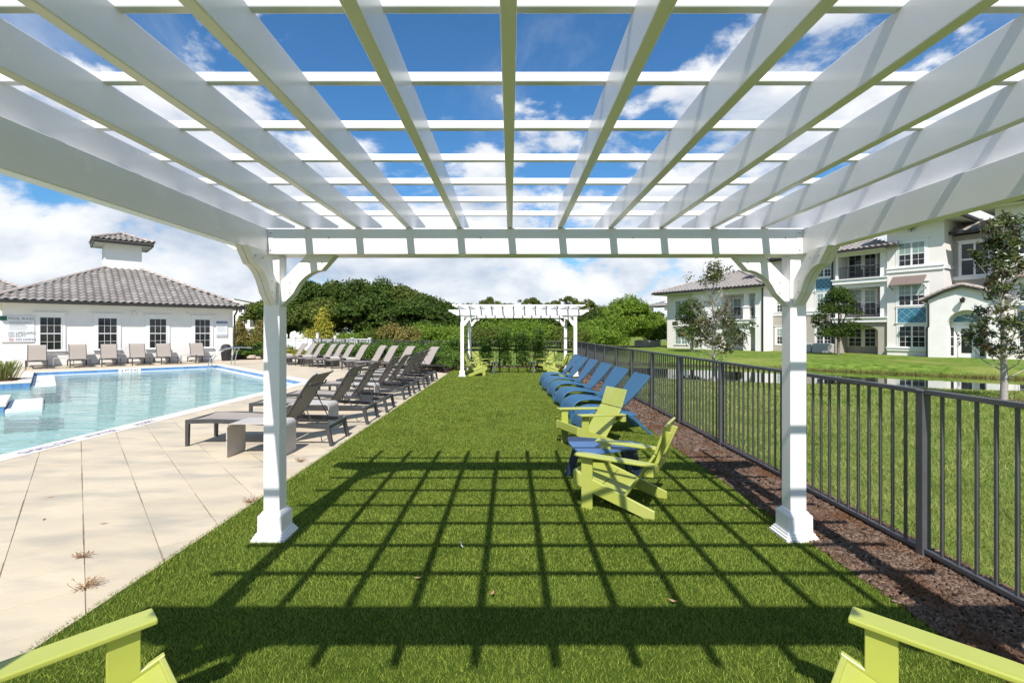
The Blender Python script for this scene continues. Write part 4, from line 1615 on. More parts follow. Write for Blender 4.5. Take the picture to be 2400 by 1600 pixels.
# pool rules sign
sg = empty('rules_sign', (BX, BY, 0), ANG, 'large pool rules sign board on the pool house wall', 'sign')
X0 = -9.62
part(sg, 'board', M_sign, ((X0, -0.05, 1.17), (-8.35, -0.022, 2.37)), bevel=0.004)
part(sg, 'green_badge', M_green, ((X0 + 0.06, -0.054, 2.16), (X0 + 0.36, -0.049, 2.355)))
text(sg, 'POOL RULES', 0.158, X0 + 0.40, -0.054, 2.20, M_ink, sx=0.93)
rr = random.Random(5)
for i in range(7):
    w = (0.74, 0.66, 0.52, 0.58, 0.62, 0.55, 0.60)[i]
    part(sg, 'small_print', M_inkl if i > 4 else M_ink, ((X0 + 0.43, -0.0535, 2.085 - i * 0.062), (X0 + 0.43 + w, -0.049, 2.085 - i * 0.062 + 0.012)))
text(sg, 'NO LIFEGUARD', 0.148, X0 + 0.40, -0.054, 1.535, M_ink, sx=0.86)
text(sg, 'ON DUTY', 0.148, X0 + 0.40, -0.054, 1.405, M_ink, sx=0.86)
text(sg, 'NO DIVING', 0.148, X0 + 0.64, -0.054, 1.235, M_ink, sx=0.86)
mb = MB()
mb.tube([(X0 + 0.50 + 0.075 * math.cos(a), -0.053, 1.285 + 0.065 * math.sin(a)) for a in [2 * math.pi * k2 / 20 for k2 in range(21)]], 0.008, 5)
mb.bar((X0 + 0.45, -0.053, 1.33), (X0 + 0.55, -0.053, 1.24), 0.012, 0.006, (0, 1, 0))
mb.bar((X0 + 0.46, -0.053, 1.245), (X0 + 0.54, -0.053, 1.325), 0.010, 0.006, (0, 1, 0))
mb.build('no_diving_symbol', M_red, sg)
s2 = empty('rules_sign', (BX, BY, 0), ANG, 'small white rules sign with blue header near the downspout', 'sign')
part(s2, 'board', M_sign, ((-0.86, -0.045, 1.36), (-0.28, -0.02, 2.24)), bevel=0.003)
part(s2, 'header', M_bluei, ((-0.85, -0.049, 2.13), (-0.29, -0.044, 2.235)))
text(s2, 'POOL RULES', 0.085, -0.57, -0.0515, 2.152, M_sign, align='CENTER')
for i in range(9):
    part(s2, 'small_print', M_inkl, ((-0.80, -0.0485, 2.07 - i * 0.052), (-0.80 + (0.46, 0.40, 0.47, 0.35, 0.44, 0.38, 0.46, 0.30, 0.42)[i], -0.044, 2.078 - i * 0.052)))
text(s2, 'NO DIVING', 0.105, -0.57, -0.05, 1.40, M_bluei, align='CENTER')

# trash can by the wall corner
px_ = on_v(530, WALL_V - 0.55)
tc_ = empty('trash_can', tuple(px_), 0, 'black domed trash can at the pool house corner', 'trash can')
mb = MB()
mb.lathe([(0.0, 0.0), (0.215, 0.0), (0.225, 0.02), (0.285, 0.62), (0.30, 0.63), (0.30, 0.69), (0.0, 0.69)], 24)
mb.build('bin', M_black, tc_, smooth=40)
mb = MB()
mb.lathe([(0.0, 0.69), (0.26, 0.69), (0.262, 0.74), (0.245, 0.82), (0.20, 0.89), (0.12, 0.935), (0.0, 0.95)], 24)
mb.build('dome_lid', M_black, tc_, smooth=40)
mb = MB()
mb.box((0.10, -0.205, 0.80), (0.22, 0.09, 0.12))
mb.build('flap', M_frame, tc_)

# stainless handrails at the far pool corner
hr = empty('pool_handrail', tuple(P2), ANG, 'pair of curved stainless steel handrails at the far pool corner', 'handrail')
for s in (0.45, 1.05):
    mb = MB()
    mb.tube([(-0.50, -s, -0.35), (-0.47, -s, 0.0), (-0.38, -s, 0.35), (-0.20, -s, 0.60), (0.10, -s, 0.78), (0.45, -s, 0.86), (0.85, -s, 0.88), (1.30, -s, 0.84)], 0.026, 10)
    mb.build('rail', M_steel, hr, smooth=60)
    mb = MB()
    mb.tube([(0.52, -s, -0.02), (0.58, -s, 0.40), (0.66, -s, 0.70), (0.76, -s, 0.88)], 0.024, 10)
    mb.build('support', M_steel, hr, smooth=60)

# pool depth marker and coping lettering
p = on_v(304, float(V2 @ np.array((P2.x, P2.y))) - 0.02)
dm = empty('depth_marker', tuple(p), ANG, 'white waterline depth marker reading 4 FT 9 IN', 'marker')
part(dm, 'plate', M_trim, ((-0.40, -0.022, -0.165), (0.40, -0.012, -0.025)))
text(dm, '4 FT 9 IN', 0.165, 0, -0.026, -0.155, M_ink, align='CENTER', sx=0.92)
cl = empty('coping_lettering', (-6.52, 7.0, 0.018), 0, 'blue warning lettering on the pool coping', 'lettering')
for s, y in (('SHALLOW', 6.62), ('WATER', 7.62), ('ALERT', 8.62)):
    text(cl, s, 0.21, 0.075, y - 7.0, 0.0, M_inkc, rot=(0, 0, R(90)), sx=0.85)

# ------------------------------------------------------------------ apartment building across the pond
AO = Vector((31.6, 39.3, -0.24))
AE = Vector((0.55, -0.835, 0)).normalized()
AN = Vector((-AE.y, AE.x, 0))
ap = empty('apartment_building', tuple(AO), math.atan2(AE.y, AE.x), 'long white and taupe apartment building with tile roofs across the pond', 'building')


def sx_(px, d=0.0):
    r = (px - HX) / F
    return (r * (AO.y + AN.y * d) - AO.x - AN.x * d) / (AE.x - AE.y * r)


def sz_(px, py, d=0.0):
    s = sx_(px, d)
    D = AO.y + AE.y * s + AN.y * d
    return H + (HY - py) * D / F - AO.z


def win(px0, px1, py0, py1, d, units=2, blind=1, rpx=None, **kw):
    c = (px0 + px1) / 2
    return window(ap, sx_(px0, d), sx_(px1, d), sz_(c, py1, d), sz_(c, py0, d), d, units=units, cols=2, rows=2, blind=blind, casing=kw.pop('casing', 0.16), proud=0.07, msize=0.022, sashbar=0.06, **kw)


def band(px0, px1, pyc, d, h=0.28, pr=0.10):
    s0, s1 = sx_(px0, d), sx_(px1, d)
    z = sz_((px0 + px1) / 2, pyc, d)
    part(ap, 'string_course', M_trim, ((s0, d - pr, z - h / 2), (s1, d + 0.02, z + h / 2)), ((s0 - 0.03, d - pr - 0.06, z + h / 2), (s1 + 0.03, d + 0.02, z + h / 2 + 0.08)))


def gutter(x0, x1, y, z, side=None, y1=None):
    mb = MB()
    mb.lohi((x0, y - 0.14, z - 0.17), (x1, y, z + 0.02))
    if side == 'r':
        mb.lohi((x1, y - 0.14, z - 0.17), (x1 + 0.14, y1, z + 0.02))
    mb.build('gutter', M_gutter, ap)


# S0: two-storey end block
s0, s1 = sx_(1563.5, -0.5), sx_(1632, -0.5)
s2, s3 = sx_(1632, -0.5), sx_(1788, -1.2)
E0 = 6.15
part(ap, 'wall', M_stucco2, ((s0, -0.5, -0.5), (s1, 9, E0)))
win(1583, 1612, 704, 739, -0.5, blind=2)
win(1583, 1612, 769, 807, -0.5, blind=2)
# bay with loggias: piers, slabs, lintels round real recesses
b = -1.2
o1, o2, c1, c2, o3 = sx_(1690, b), sx_(1742, b), sx_(1742, b), sx_(1755, b), sx_(1770, b)
zf2, zt2 = sz_(1730, 750, b), sz_(1730, 689, b)
za = sz_(1715, 769, b)
part(ap, 'bay_wall', M_stucco, ((s1 + 0.02, b, -0.5), (o1, 9, E0)), ((o3, b, -0.5), (s3, 9, E0)), ((o1, b, zt2), (o3, b + 0.3, E0)), ((o1, b, zf2 - 0.75), (o3, b + 0.3, zf2 - 0.3)),
     ((o1, b + 1.9, -0.5), (o3, 9, E0)), ((c1, b, -0.5), (c2, b + 0.35, zf2 - 0.75)))
part(ap, 'balcony_slab', M_trim, ((o1 - 0.3, b - 0.35, zf2 - 0.30), (o3 + 0.15, b + 1.9, zf2)), ((o1 - 0.4, b - 0.45, zf2), (o3 + 0.2, b + 0.02, zf2 + 0.09)))
part(ap, 'column', M_stucco, ((c1 - 0.02, b - 0.02, zf2), (c2 + 0.02, b + 0.4, zf2 + 1.25)), ((c1 + 0.05, b + 0.02, zf2 + 1.25), (c2 - 0.05, b + 0.36, zt2)), ((c1 - 0.08, b - 0.08, zf2 + 1.25), (c2 + 0.08, b + 0.44, zf2 + 1.36)))


def arch_fill(name, x0, x1, zs, zt, y, th, mat):
    """wall piece above an arched opening"""
    n = 14
    cxm, rw = (x0 + x1) / 2, (x1 - x0) / 2
    pts = [(x0, zt + 0.001)] + [(cxm - rw * math.cos(math.pi * k2 / n), zs + (zt - zs) * 0.94 * math.sin(math.pi * k2 / n)) for k2 in range(n + 1)] + [(x1, zt + 0.001)]
    mb = MB()
    mb.prism([(x, y, z) for x, z in pts], (0, th, 0))
    return mb.build(name, mat, ap)


arch_fill('arch', o1, c1, za - 0.55, zf2 - 0.75, b, 0.3, M_stucco)


def railing(x0, x1, y, z, hgt=1.02):
    mb = MB()
    mb.lohi((x0, y - 0.025, z + hgt - 0.05), (x1, y + 0.025, z + hgt))
    mb.lohi((x0, y - 0.02, z + 0.08), (x1, y + 0.02, z + 0.12))
    n = max(2, int((x1 - x0) / 0.13))
    for k2 in range(n + 1):
        x = x0 + (x1 - x0) * k2 / n
        mb.lohi((x - 0.012, y - 0.012, z + 0.1), (x + 0.012, y + 0.012, z + hgt - 0.04))
    mb.build('railing', M_frame, ap)


railing(o1, c1, b + 0.12, zf2 + 0.09)
railing(c2, o3, b + 0.12, zf2 + 0.09)
window(ap, sx_(1700, b + 1.9), sx_(1738, b + 1.9), zf2 + 0.5, zt2 - 0.3, b + 1.9, units=2, cols=2, rows=2, blind=1, casing=0.12, sill=False, head=False)
window(ap, sx_(1758, b + 1.9), sx_(1768, b + 1.9), zf2 + 0.4, zt2 - 0.3, b + 1.9, units=1, cols=1, rows=2, blind=1, casing=0.10, sill=False, head=False)
window(ap, sx_(1700, b + 1.9), sx_(1738, b + 1.9), 0.5, 2.4, b + 1.9, units=2, cols=2, rows=2, blind=0, casing=0.12, sill=False, head=False)
hip_roof(ap, s0 - 0.9, s3 + 0.7, b - 0.8, 10.5, E0 + 0.25, 0.36, name='roof', tw=0.42, tl=0.5, faces='fr')
part(ap, 'soffit', M_soffit, ((s0 - 0.8, b - 0.7, E0), (s3 + 0.6, 10, E0 + 0.14)))
gutter(s0 - 0.95, s3 + 0.72, b - 0.8, E0 + 0.22)
part(ap, 'downspout', M_gutter, ((s1 - 0.08, -0.62, -0.2), (s1 + 0.02, -0.5, E0)), ((s3 - 0.06, b - 0.12, -0.2), (s3 + 0.06, b, E0)))

# S1: three-storey set-back part
d1 = 0.6
a0, a1 = sx_(1770, d1), sx_(1957, d1)
E1 = sz_(1820, 612, d1)
zb = sz_(1930, 735, d1)
part(ap, 'wall', M_stucco2, ((a0, d1, zb), (a1, 10, E1)))
part(ap, 'wall', M_beige, ((a0, d1 - 0.03, -0.5), (a1, 9.9, zb - 0.001)))
band(1790, 1956, 735, d1)
win(1821, 1849, 696, 732, d1, blind=1)
win(1821, 1849, 769, 807, d1, blind=1)
win(1915, 1949, 613, 649, d1, blind=1)
win(1915, 1949, 687, 729, d1, blind=1)
win(1914, 1949, 766, 808, d1, blind=0)


def lattice(px0, px1, py0, py1, d):
    x0, x1 = sx_(px0, d), sx_(px1, d)
    c = (px0 + px1) / 2
    z0, z1 = sz_(c, py1, d), sz_(c, py0, d)
    pn = part(ap, 'blue_panel', M_bluepanel, ((x0, d - 0.04, z0), (x1, d + 0.01, z1)))
    part(ap, 'panel_frame', M_trim, ((x0 - 0.1, d - 0.07, z1), (x1 + 0.1, d + 0.01, z1 + 0.1)), ((x0 - 0.1, d - 0.07, z0 - 0.1), (x1 + 0.1, d + 0.01, z0)),
         ((x0 - 0.1, d - 0.068, z0), (x0, d + 0.01, z1)), ((x1, d - 0.068, z0), (x1 + 0.1, d + 0.01, z1)))
    hgt, wid = z1 - z0, x1 - x0
    n = max(3, round(wid / 0.55))
    for k2 in range(-4, n + 5):
        for sgn in (-1, 1):
            xa = x0 + k2 * wid / n
            # clip the diagonal to the panel
            t0_, t1_ = 0.0, hgt
            if sgn > 0:
                t0_, t1_ = max(0, x0 - xa), min(hgt, x1 - xa)
            else:
                t0_, t1_ = max(0, xa - x1), min(hgt, xa - x0)
            if t1_ - t0_ < 0.05:
                continue
            mb = MB()
            mb.bar((xa + sgn * t0_, d - 0.044, z0 + t0_), (xa + sgn * t1_, d - 0.044, z0 + t1_), 0.028, 0.010, (0, 1, 0))
            mb.build('lattice_strip', M_lattice, pn)


lattice(1913, 1949, 653, 684, d1)
hip_roof(ap, a0 - 0.5, a1 + 3.0, d1 - 0.8, 11, E1 + 0.2, 0.36, name='roof', tw=0.42, tl=0.5, faces='f', ridge=False)
gutter(a0 - 0.5, a1, d1 - 0.8, E1 + 0.18)
part(ap, 'downspout', M_gutter, ((a1 - 0.25, d1 - 0.14, -0.2), (a1 - 0.12, d1, E1)))

# S2: balcony stack
d2 = 0.0
p0, p1, p2, p3 = sx_(1958, d2), sx_(1964, d2), sx_(2063, d2), sx_(2079, d2)
f3 = sz_(2010, 655, d2)
f2 = sz_(2010, 746, d2)
E2 = sz_(2020, 590, d2)
zar = sz_(2020, 765, d2)
bk = d2 + 1.8
part(ap, 'balcony_wall', M_stucco, ((p0, d2, f2 - 0.5), (p1, 10, E2)), ((p2, d2 - 0.02, f2 - 0.05), (p3, 10, E2)), ((p1, d2 + 0.05, E2 - 0.25), (p2, d2 + 0.3, E2)), ((p1, d2 + 0.03, f3 - 0.7), (p2, d2 + 0.33, f3 - 0.2)))
part(ap, 'balcony_back', M_beige, ((p1, bk, -0.5), (p2, 10, E2)))
part(ap, 'patio_wall', M_beige, ((p0, d2 - 0.03, -0.5), (p1, 9.9, f2 - 0.5)), ((p2 - 0.15, d2 - 0.03, -0.5), (p3, 9.9, f2 - 0.12)), ((p1, d2 - 0.03, zar + 0.15), (p2 - 0.15, d2 + 0.3, f2 - 0.12)))
arch_fill('arch', p1, p2 - 0.15, zar - 0.4, zar + 0.15, d2 - 0.03, 0.33, M_beige)
for f in (f2, f3):
    part(ap, 'balcony_slab', M_trim, ((p0 - 0.15, d2 - 0.25, f - 0.34), (p3 + 0.05, bk, f)), ((p0 - 0.22, d2 - 0.35, f), (p3 + 0.12, d2 + 0.3, f + 0.09)))
    railing(p1, p2, d2 + 0.12, f + 0.09)
for py0, py1, bl in ((592, 652, 0), (679, 738, 1), (770, 812, 0)):
    win(1990, 2020, py0, py1, bk, units=1, blind=bl, casing=0.12, sill=False, head=False)
    win(2027, 2053, py0, py1, bk, units=1, blind=bl, casing=0.12, sill=False, head=False)
hip_roof(ap, p0 - 0.7, p3 + 1.0, d2 - 0.9, 9, E2 + 0.18, 0.40, name='roof', tw=0.42, tl=0.5, faces='f', ridge=False)
part(ap, 'soffit', M_soffit, ((p0 - 0.6, d2 - 0.8, E2), (p3, 2, E2 + 0.08)))
gutter(p0 - 0.7, p3 + 0.45, d2 - 0.9, E2 + 0.17)
for i, f in enumerate((f2, f3)):       # balcony chairs and plants
    for q in range(2):
        x = p1 + 0.9 + q * 1.6
        bc = MB()
        z = f + 0.01
        bc.lohi((x, 0.7, z + 0.40), (x + 0.5, 1.2, z + 0.45)); bc.lohi((x, 1.15, z + 0.45), (x + 0.5, 1.2, z + 0.95))
        for lx in (x, x + 0.46):
            for ly in (0.7, 1.15):
                bc.lohi((lx, ly, z), (lx + 0.04, ly + 0.04, z + 0.4))
        o = bc.build('balcony_chair', M_frame)
        o.matrix_world = Matrix.Translation(AO) @ Matrix.Rotation(math.atan2(AE.y, AE.x), 4, 'Z')
        tag(o, 'dark patio chair behind the %s balcony railing of the apartments' % ('second floor' if i == 0 else 'top floor'), 'chair', 'balcony chairs')

# S3: projecting white block
d3 = -0.25
w0, w1 = sx_(2079, d3), sx_(2213, d3)
E3 = 10.35
part(ap, 'wall', M_stucco2, ((w0, d3, -0.5), (w1, 10, E3)))
win(2106, 2169, 567, 623, d3)
win(2106, 2169, 667, 716, d3)
win(2107, 2170, 763, 814, d3, blind=0, sill=False)
lattice(2104, 2171, 721, 757, d3)
band(2079, 2213, 631, d3)
band(2079, 2172, 819, d3, h=0.2)
part(ap, 'string_course', M_trim, ((w1, d3, sz_(2213, 624, d3) - 0.14), (w1 + 0.1, 1.7, sz_(2213, 624, d3) + 0.14)))


def awning(px0, px1, py0, py1, d):
    x0, x1 = sx_(px0, d), sx_(px1, d)
    c = (px0 + px1) / 2
    z0, z1 = sz_(c, py1, d), sz_(c, py0, d)
    n = 2
    for k2 in range(n):
        xa, xb = x0 + (x1 - x0) * k2 / n + 0.01, x0 + (x1 - x0) * (k2 + 1) / n - 0.01
        mb = MB()
        mb.prism([(xa, d, z1), (xa, d - 0.75, z0), (xa, d - 0.75, z0 - 0.04), (xa, d, z1 - 0.04)], (xb - xa, 0, 0))
        mb.build('awning', M_awning, ap)
    for x in (x0 + 0.03, x1 - 0.03):
        mb = MB()
        mb.bar((x, d, z0 - 0.35), (x, d - 0.72, z0 - 0.05), 0.04, 0.04)
        mb.build('awning_bracket', M_gutter, ap)


awning(2092, 2172, 646, 667, d3)
hip_roof(ap, w0 - 0.9, w1 + 1.1, d3 - 1.0, 10, E3 + 0.2, 0.36, name='roof', tw=0.42, tl=0.5, faces='fr', ridge=False)
part(ap, 'soffit', M_soffit, ((w0 - 0.8, d3 - 0.9, E3), (w1 + 1.0, 9.5, E3 + 0.1)))
gutter(w0 - 0.9, w1 + 1.1, d3 - 1.0, E3 + 0.18, 'r', 9)
mb = MB()          # wrought iron ornament
xc, zc_ = sx_(2138, d3), sz_(2138, 533, d3)
mb.tube([(xc - 0.35, d3 - 0.08, zc_), (xc, d3 - 0.2, zc_ - 0.12), (xc + 0.35, d3 - 0.08, zc_)], 0.03, 6)
mb.tube([(xc, d3 - 0.1, zc_ + 0.3), (xc, d3 - 0.2, zc_ - 0.35)], 0.03, 6)
mb.tube([(xc - 0.2, d3 - 0.1, zc_ + 0.15), (xc - 0.15, d3 - 0.2, zc_ - 0.25), (xc + 0.15, d3 - 0.2, zc_ - 0.25), (xc + 0.2, d3 - 0.1, zc_ + 0.15)], 0.025, 6)
mb.build('wall_ornament', M_gutter, ap)

# S4: recessed stair hall
d4 = 1.6
r0, r1 = w1 - 0.5, sx_(2345, d4)
E4 = sz_(2280, 548, d4)
part(ap, 'wall', M_beige, ((r0, d4, -0.5), (r1 + 2, 10, E4)))
window(ap, sx_(2252, d4), sx_(2319, d4), sz_(2285, 645, d4), sz_(2285, 568, d4), d4, units=2, cols=1, rows=1, blind=0, casing=0.14, proud=0.07, sashbar=0.12)
band(2232, 2345, 651, d4, h=0.2)
hip_roof(ap, r0, r1 + 3, d4 - 0.8, 11, E4 + 0.2, 0.42, name='roof', tw=0.42, tl=0.5, faces='f', ridge=False)
gutter(r0 + 0.5, r1 + 1, d4 - 0.8, E4 + 0.18)

# S5: next projecting block
d5 = -0.25
v0 = sx_(2332, d5)
part(ap, 'wall', M_stucco2, ((v0, d5, -0.5), (v0 + 9, 10, 10.6)))
win(2388, 2450, 535, 594, d5)
win(2388, 2450, 660, 706, d5)
win(2388, 2450, 763, 815, d5, blind=0)
lattice(2386, 2452, 715, 752, d5)
band(2333, 2470, 604, d5)
awning(2372, 2462, 627, 647, d5)
hip_roof(ap, v0 - 0.9, v0 + 10, d5 - 1.0, 10, 10.85, 0.36, name='roof', tw=0.42, tl=0.5, faces='f', ridge=False)
part(ap, 'soffit', M_soffit, ((v0 - 0.8, d5 - 0.9, 10.6), (v0 + 10, 9.5, 10.7)))
gutter(v0 - 0.95, v0 + 10, d5 - 1.0, 10.8)

# entry porch with arched door
d6 = -1.5
e0, e1 = sx_(2175, d6), sx_(2342, d6)
ze, zp = sz_(2180, 703, d6), sz_(2257, 672, d6)
ao0, ao1 = sx_(2219, d6), sx_(2312, d6)
zas, zat = sz_(2265, 762, d6), sz_(2265, 727, d6)
mid = (e0 + e1) / 2
part(ap, 'porch_wall', M_stucco, ((e0, d6, -0.5), (ao0, 1.6, ze)), ((ao1, d6, -0.5), (e1, 1.6, ze)), ((ao0, d6 + 0.5, zat + 0.05), (ao1, 1.6, ze)))
arch_fill('porch_arch', ao0, ao1, zas, zat + 0.1, d6, 0.5, M_stucco)
part(ap, 'porch_lintel', M_stucco, ((ao0, d6 + 0.001, zat + 0.1), (ao1, d6 + 0.5, ze)))
mb = MB()
mb.prism([(e0, d6, ze), (e0 + (mid - e0) * 0.5, d6, ze + (zp - ze) * 0.62), (mid, d6, zp), (e1 - (mid - e0) * 0.5, d6, ze + (zp - ze) * 0.62), (e1, d6, ze)], (0, 3.0, 0))
mb.build('porch_gable', M_stucco, ap)
for sgn in (-1, 1):
    q = [(mid, zp + 0.12), (mid + sgn * (e1 - mid) * 0.5, ze + (zp - ze) * 0.62 + 0.12), (mid + sgn * (e1 - mid + 0.45), ze - 0.08)]
    for (xa, za_), (xb, zb_) in zip(q[:-1], q[1:]):
        mb = MB()
        mb.prism([(xa, d6 - 0.30, za_), (xb, d6 - 0.30, zb_), (xb, d6 - 0.30, zb_ - 0.12), (xa, d6 - 0.30, za_ - 0.12)], (0, 3.4, 0))
        mb.build('porch_roof', M_gutter, ap)
        n = 4
        for k2 in range(n):
            for row in range(3):
                f0, f1 = k2 / n, (k2 + 1.08) / n
                pa, pb = Vector((xa + (xb - xa) * f0, 0, za_ + (zb_ - za_) * f0 + 0.06)), Vector((xa + (xb - xa) * f1, 0, za_ + (zb_ - za_) * f1 + 0.11))
                mb = MB()
                mb.tube([pa + Vector((0, d6 - 0.22 + row * 0.3, 0)), pb + Vector((0, d6 - 0.22 + row * 0.3, 0))], [0.10, 0.12], 8)
                mb.build('ridge_tile', M_ridge, ap, smooth=50)
dp = d6 + 0.9
part(ap, 'door_wall', M_trim, ((ao0, dp, -0.5), (ao1, dp + 0.2, zat + 0.1)))
x0, x1 = sx_(2246, dp), sx_(2287, dp)
dz1 = sz_(2265, 762, dp)
door = part(ap, 'door', M_trim, ((x0, dp - 0.07, 0.02), (x1, dp - 0.001, dz1)), bevel=0.01)
part(door, 'pane', M_glass, ((x0 + (x1 - x0) * 0.2, dp - 0.078, 0.35), (x1 - (x1 - x0) * 0.2, dp - 0.07, dz1 - 0.25)))
part(door, 'handle', M_steel, ((x0 + 0.06, dp - 0.13, 0.9), (x0 + 0.10, dp - 0.07, 1.25)))
for pa, pb in ((2225, 2236), (2297, 2309)):
    sl = part(ap, 'sidelight', M_trim, ((sx_(pa, dp) - 0.06, dp - 0.05, 0.0), (sx_(pb, dp) + 0.06, dp - 0.001, dz1)))
    for k2 in range(3):
        part(sl, 'pane', M_glass, ((sx_(pa, dp), dp - 0.056, 0.15 + k2 * (dz1 - 0.25) / 3), (sx_(pb, dp), dp - 0.05, 0.09 + (k2 + 1) * (dz1 - 0.25) / 3)))
mb = MB()
n = 14
cxm = (x0 + x1) / 2
rw, rh = (sx_(2297, dp) - sx_(2233, dp)) / 2, sz_(2265, 737, dp) - sz_(2265, 754, dp)
zb_ = sz_(2265, 754, dp)
mb.prism([(cxm - rw * math.cos(math.pi * k2 / n), dp - 0.03, zb_ + rh * math.sin(math.pi * k2 / n)) for k2 in range(n + 1)], (0, 0.025, 0))
fan = mb.build('fan_light', M_bluepanel, ap)
for k2 in range(1, 7):
    t = math.pi * k2 / 7
    mb = MB()
    mb.bar((cxm, dp - 0.034, zb_ + 0.01), (cxm - rw * math.cos(t), dp - 0.034, zb_ + rh * math.sin(t)), 0.03, 0.008, (0, 1, 0))
    mb.build('fan_bar', M_lattice, fan)
xl, zl = sx_(2259, d6), sz_(2259, 702, d6)
mb = MB()
mb.lohi((xl - 0.04, d6 - 0.3, zl + 0.12), (xl + 0.04, d6, zl + 0.18)); mb.lathe([(0.0, 0.0), (0.10, 0.02), (0.16, 0.25), (0.18, 0.30), (0.0, 0.38)], 10, (xl, d6 - 0.3, zl - 0.25))
mb.build('porch_lamp', M_gutter, ap)
mb = MB()
mb.tube([(e0 - 0.3, d6 - 0.25, ze - 0.15), (e0 + 0.05, d6 - 0.1, ze - 0.3), (e0 + 0.05, d6 - 0.08, 2.3), (e0 - 0.1, d6 + 0.1, 2.1), (e0 - 0.1, d6 + 0.1, 0.0)], 0.06, 8)
mb.build('downspout', M_gutter, ap)


# condensers
def condenser(x, y, z, rz, lb, grp, fan_side=False):
    c = empty('air_conditioner', (x, y, z), rz, lb, 'air conditioner', grp)
    mb = MB()
    mb.lohi((-0.42, -0.36, 0.0), (0.42, 0.36, 0.80))
    mb.build('cabinet', M_ac, c, bevel=0.04, seg=2, smooth=40)
    mb = MB()
    mb.lathe([(0.0, 0.80), (0.36, 0.80), (0.36, 0.84), (0.0, 0.88)], 16)
    mb.build('fan_grille', M_frame if fan_side else M_ac, c)
    mb = MB()
    for k2 in range(9):
        mb.lohi((-0.36, -0.368, 0.10 + k2 * 0.07), (0.36, -0.361, 0.125 + k2 * 0.07))
    mb.build('louvre', M_frame if fan_side else M_ac, c)


for i, px in enumerate((1497, 1513, 1529, 1545)):
    D = 62.0
    condenser((px - HX) * D / F, D + 0.4 * i, -0.22, R(10), 'pale grey condenser unit beside the end of the apartment building', 'condensers in a row by the lawn')
for i, px in enumerate((1893, 1919, 1940)):
    s, d = sx_(px, -0.2), -0.2
    p = AO + AE * s + AN * d
    condenser(p.x, p.y, AO.z + 0.02, math.atan2(AE.y, AE.x), 'grey condenser unit against the taupe ground floor wall', 'condensers by the wall')

# far apartment blocks
fa = empty('apartment_block', (-78, 138, -0.2), R(12), 'distant white apartment block with stacked balconies behind the pool house', 'building')
part(fa, 'wall', M_stucco, ((-8, 0, -1), (5.0, 12, 9.7)), ((8.4, 0, -1), (30, 12, 9.0)), ((5.0, 2.2, -1), (8.4, 12, 9.4)))
for f in (0, 1, 2):
    z = 3.2 * f
    part(fa, 'balcony', M_stucco, ((5.0, -0.4, z + 2.75), (8.4, 2.2, z + 3.2)), ((5.0, -0.3, z), (5.4, 0.3, z + 2.75)), ((8.0, -0.3, z), (8.4, 0.3, z + 2.75)))
    part(fa, 'railing', M_fence, ((5.4, -0.1, z + 1.0), (8.0, 0.0, z + 1.08)), *[((5.4 + 0.22 * q, -0.08, z), (5.45 + 0.22 * q, -0.02, z + 1.0)) for q in range(12)])
    for x in (5.6, 6.9):
        window(fa, x, x + 0.95, z + 0.3, z + 2.3, 2.2, casing=0.1, cols=1, rows=1, sill=False, head=False)
    for x in (-0.5, 2.4, 3.7, 10.5, 13.5):
        window(fa, x, x + 1.0, z + 0.9, z + 2.4, 0, casing=0.12, cols=2, rows=2)
mb = MB()
mb.prism([(-9, -0.8, 9.7), (5.6, -0.8, 9.7), (5.6, -0.8, 10.1), (1.5, -0.8, 10.9), (-2, -0.8, 10.6)], (0, 13, 0))
mb.build('gable', M_stucco, fa)
mb = MB()
mb.prism([(1.5, -1.0, 11.1), (10.5, -1.0, 9.15), (10.5, -1.0, 8.95), (1.5, -1.0, 10.9)], (0, 13.4, 0))
mb.build('roof', M_roofbase, fa)
part(fa, 'eave', M_gutter, ((4.6, -1.2, 9.0), (8.8, 1.5, 9.25)))
fb2 = empty('apartment_block', (33.5, 112, -0.2), R(-40), 'distant small tower balcony with tile roof beyond the willow', 'building')
part(fb2, 'wall', M_stucco, ((-2.2, 0, 0), (14, 8, 5.0)), ((1.8, 0, 5.0), (14, 8, 8.6)))
part(fb2, 'balcony_post', M_stucco, ((-2.2, -0.1, 5.0), (-1.6, 0.4, 7.6)), ((1.2, -0.1, 5.0), (1.8, 0.4, 7.6)))
part(fb2, 'railing', M_fence, ((-1.6, 0.0, 5.0), (1.2, 0.1, 6.0)))
hip_roof(fb2, -2.9, 2.5, -0.8, 5, 7.7, 0.35, tw=0.6, tl=0.7, faces='fl', ridge=False)
# ------------------------------------------------------------------ vegetation
def leaf_quads(P, Nrm, ln, wd, name, mat, parent):
    """one folded leaf-sized quad per point; Nrm is a rough facing direction"""
    n = len(P)
    rnd = rng.normal(size=(n, 3))
    nr = Nrm + 0.75 * rnd
    nr /= np.linalg.norm(nr, axis=1)[:, None] + 1e-9
    t = np.cross(nr, rng.normal(size=(n, 3)))
    t /= np.linalg.norm(t, axis=1)[:, None] + 1e-9
    b = np.cross(nr, t)
    l = (ln * rng.uniform(0.6, 1.35, n))[:, None]
    w = (wd * rng.uniform(0.6, 1.35, n))[:, None]
    V4 = np.stack([P - t * l * 0.5, P + b * w * 0.5 - t * l * 0.05, P + t * l * 0.5, P - b * w * 0.5 - t * l * 0.05], 1)
    return np_mesh(name, V4.reshape(-1, 3), np.arange(n * 4).reshape(-1, 4), mat, parent)


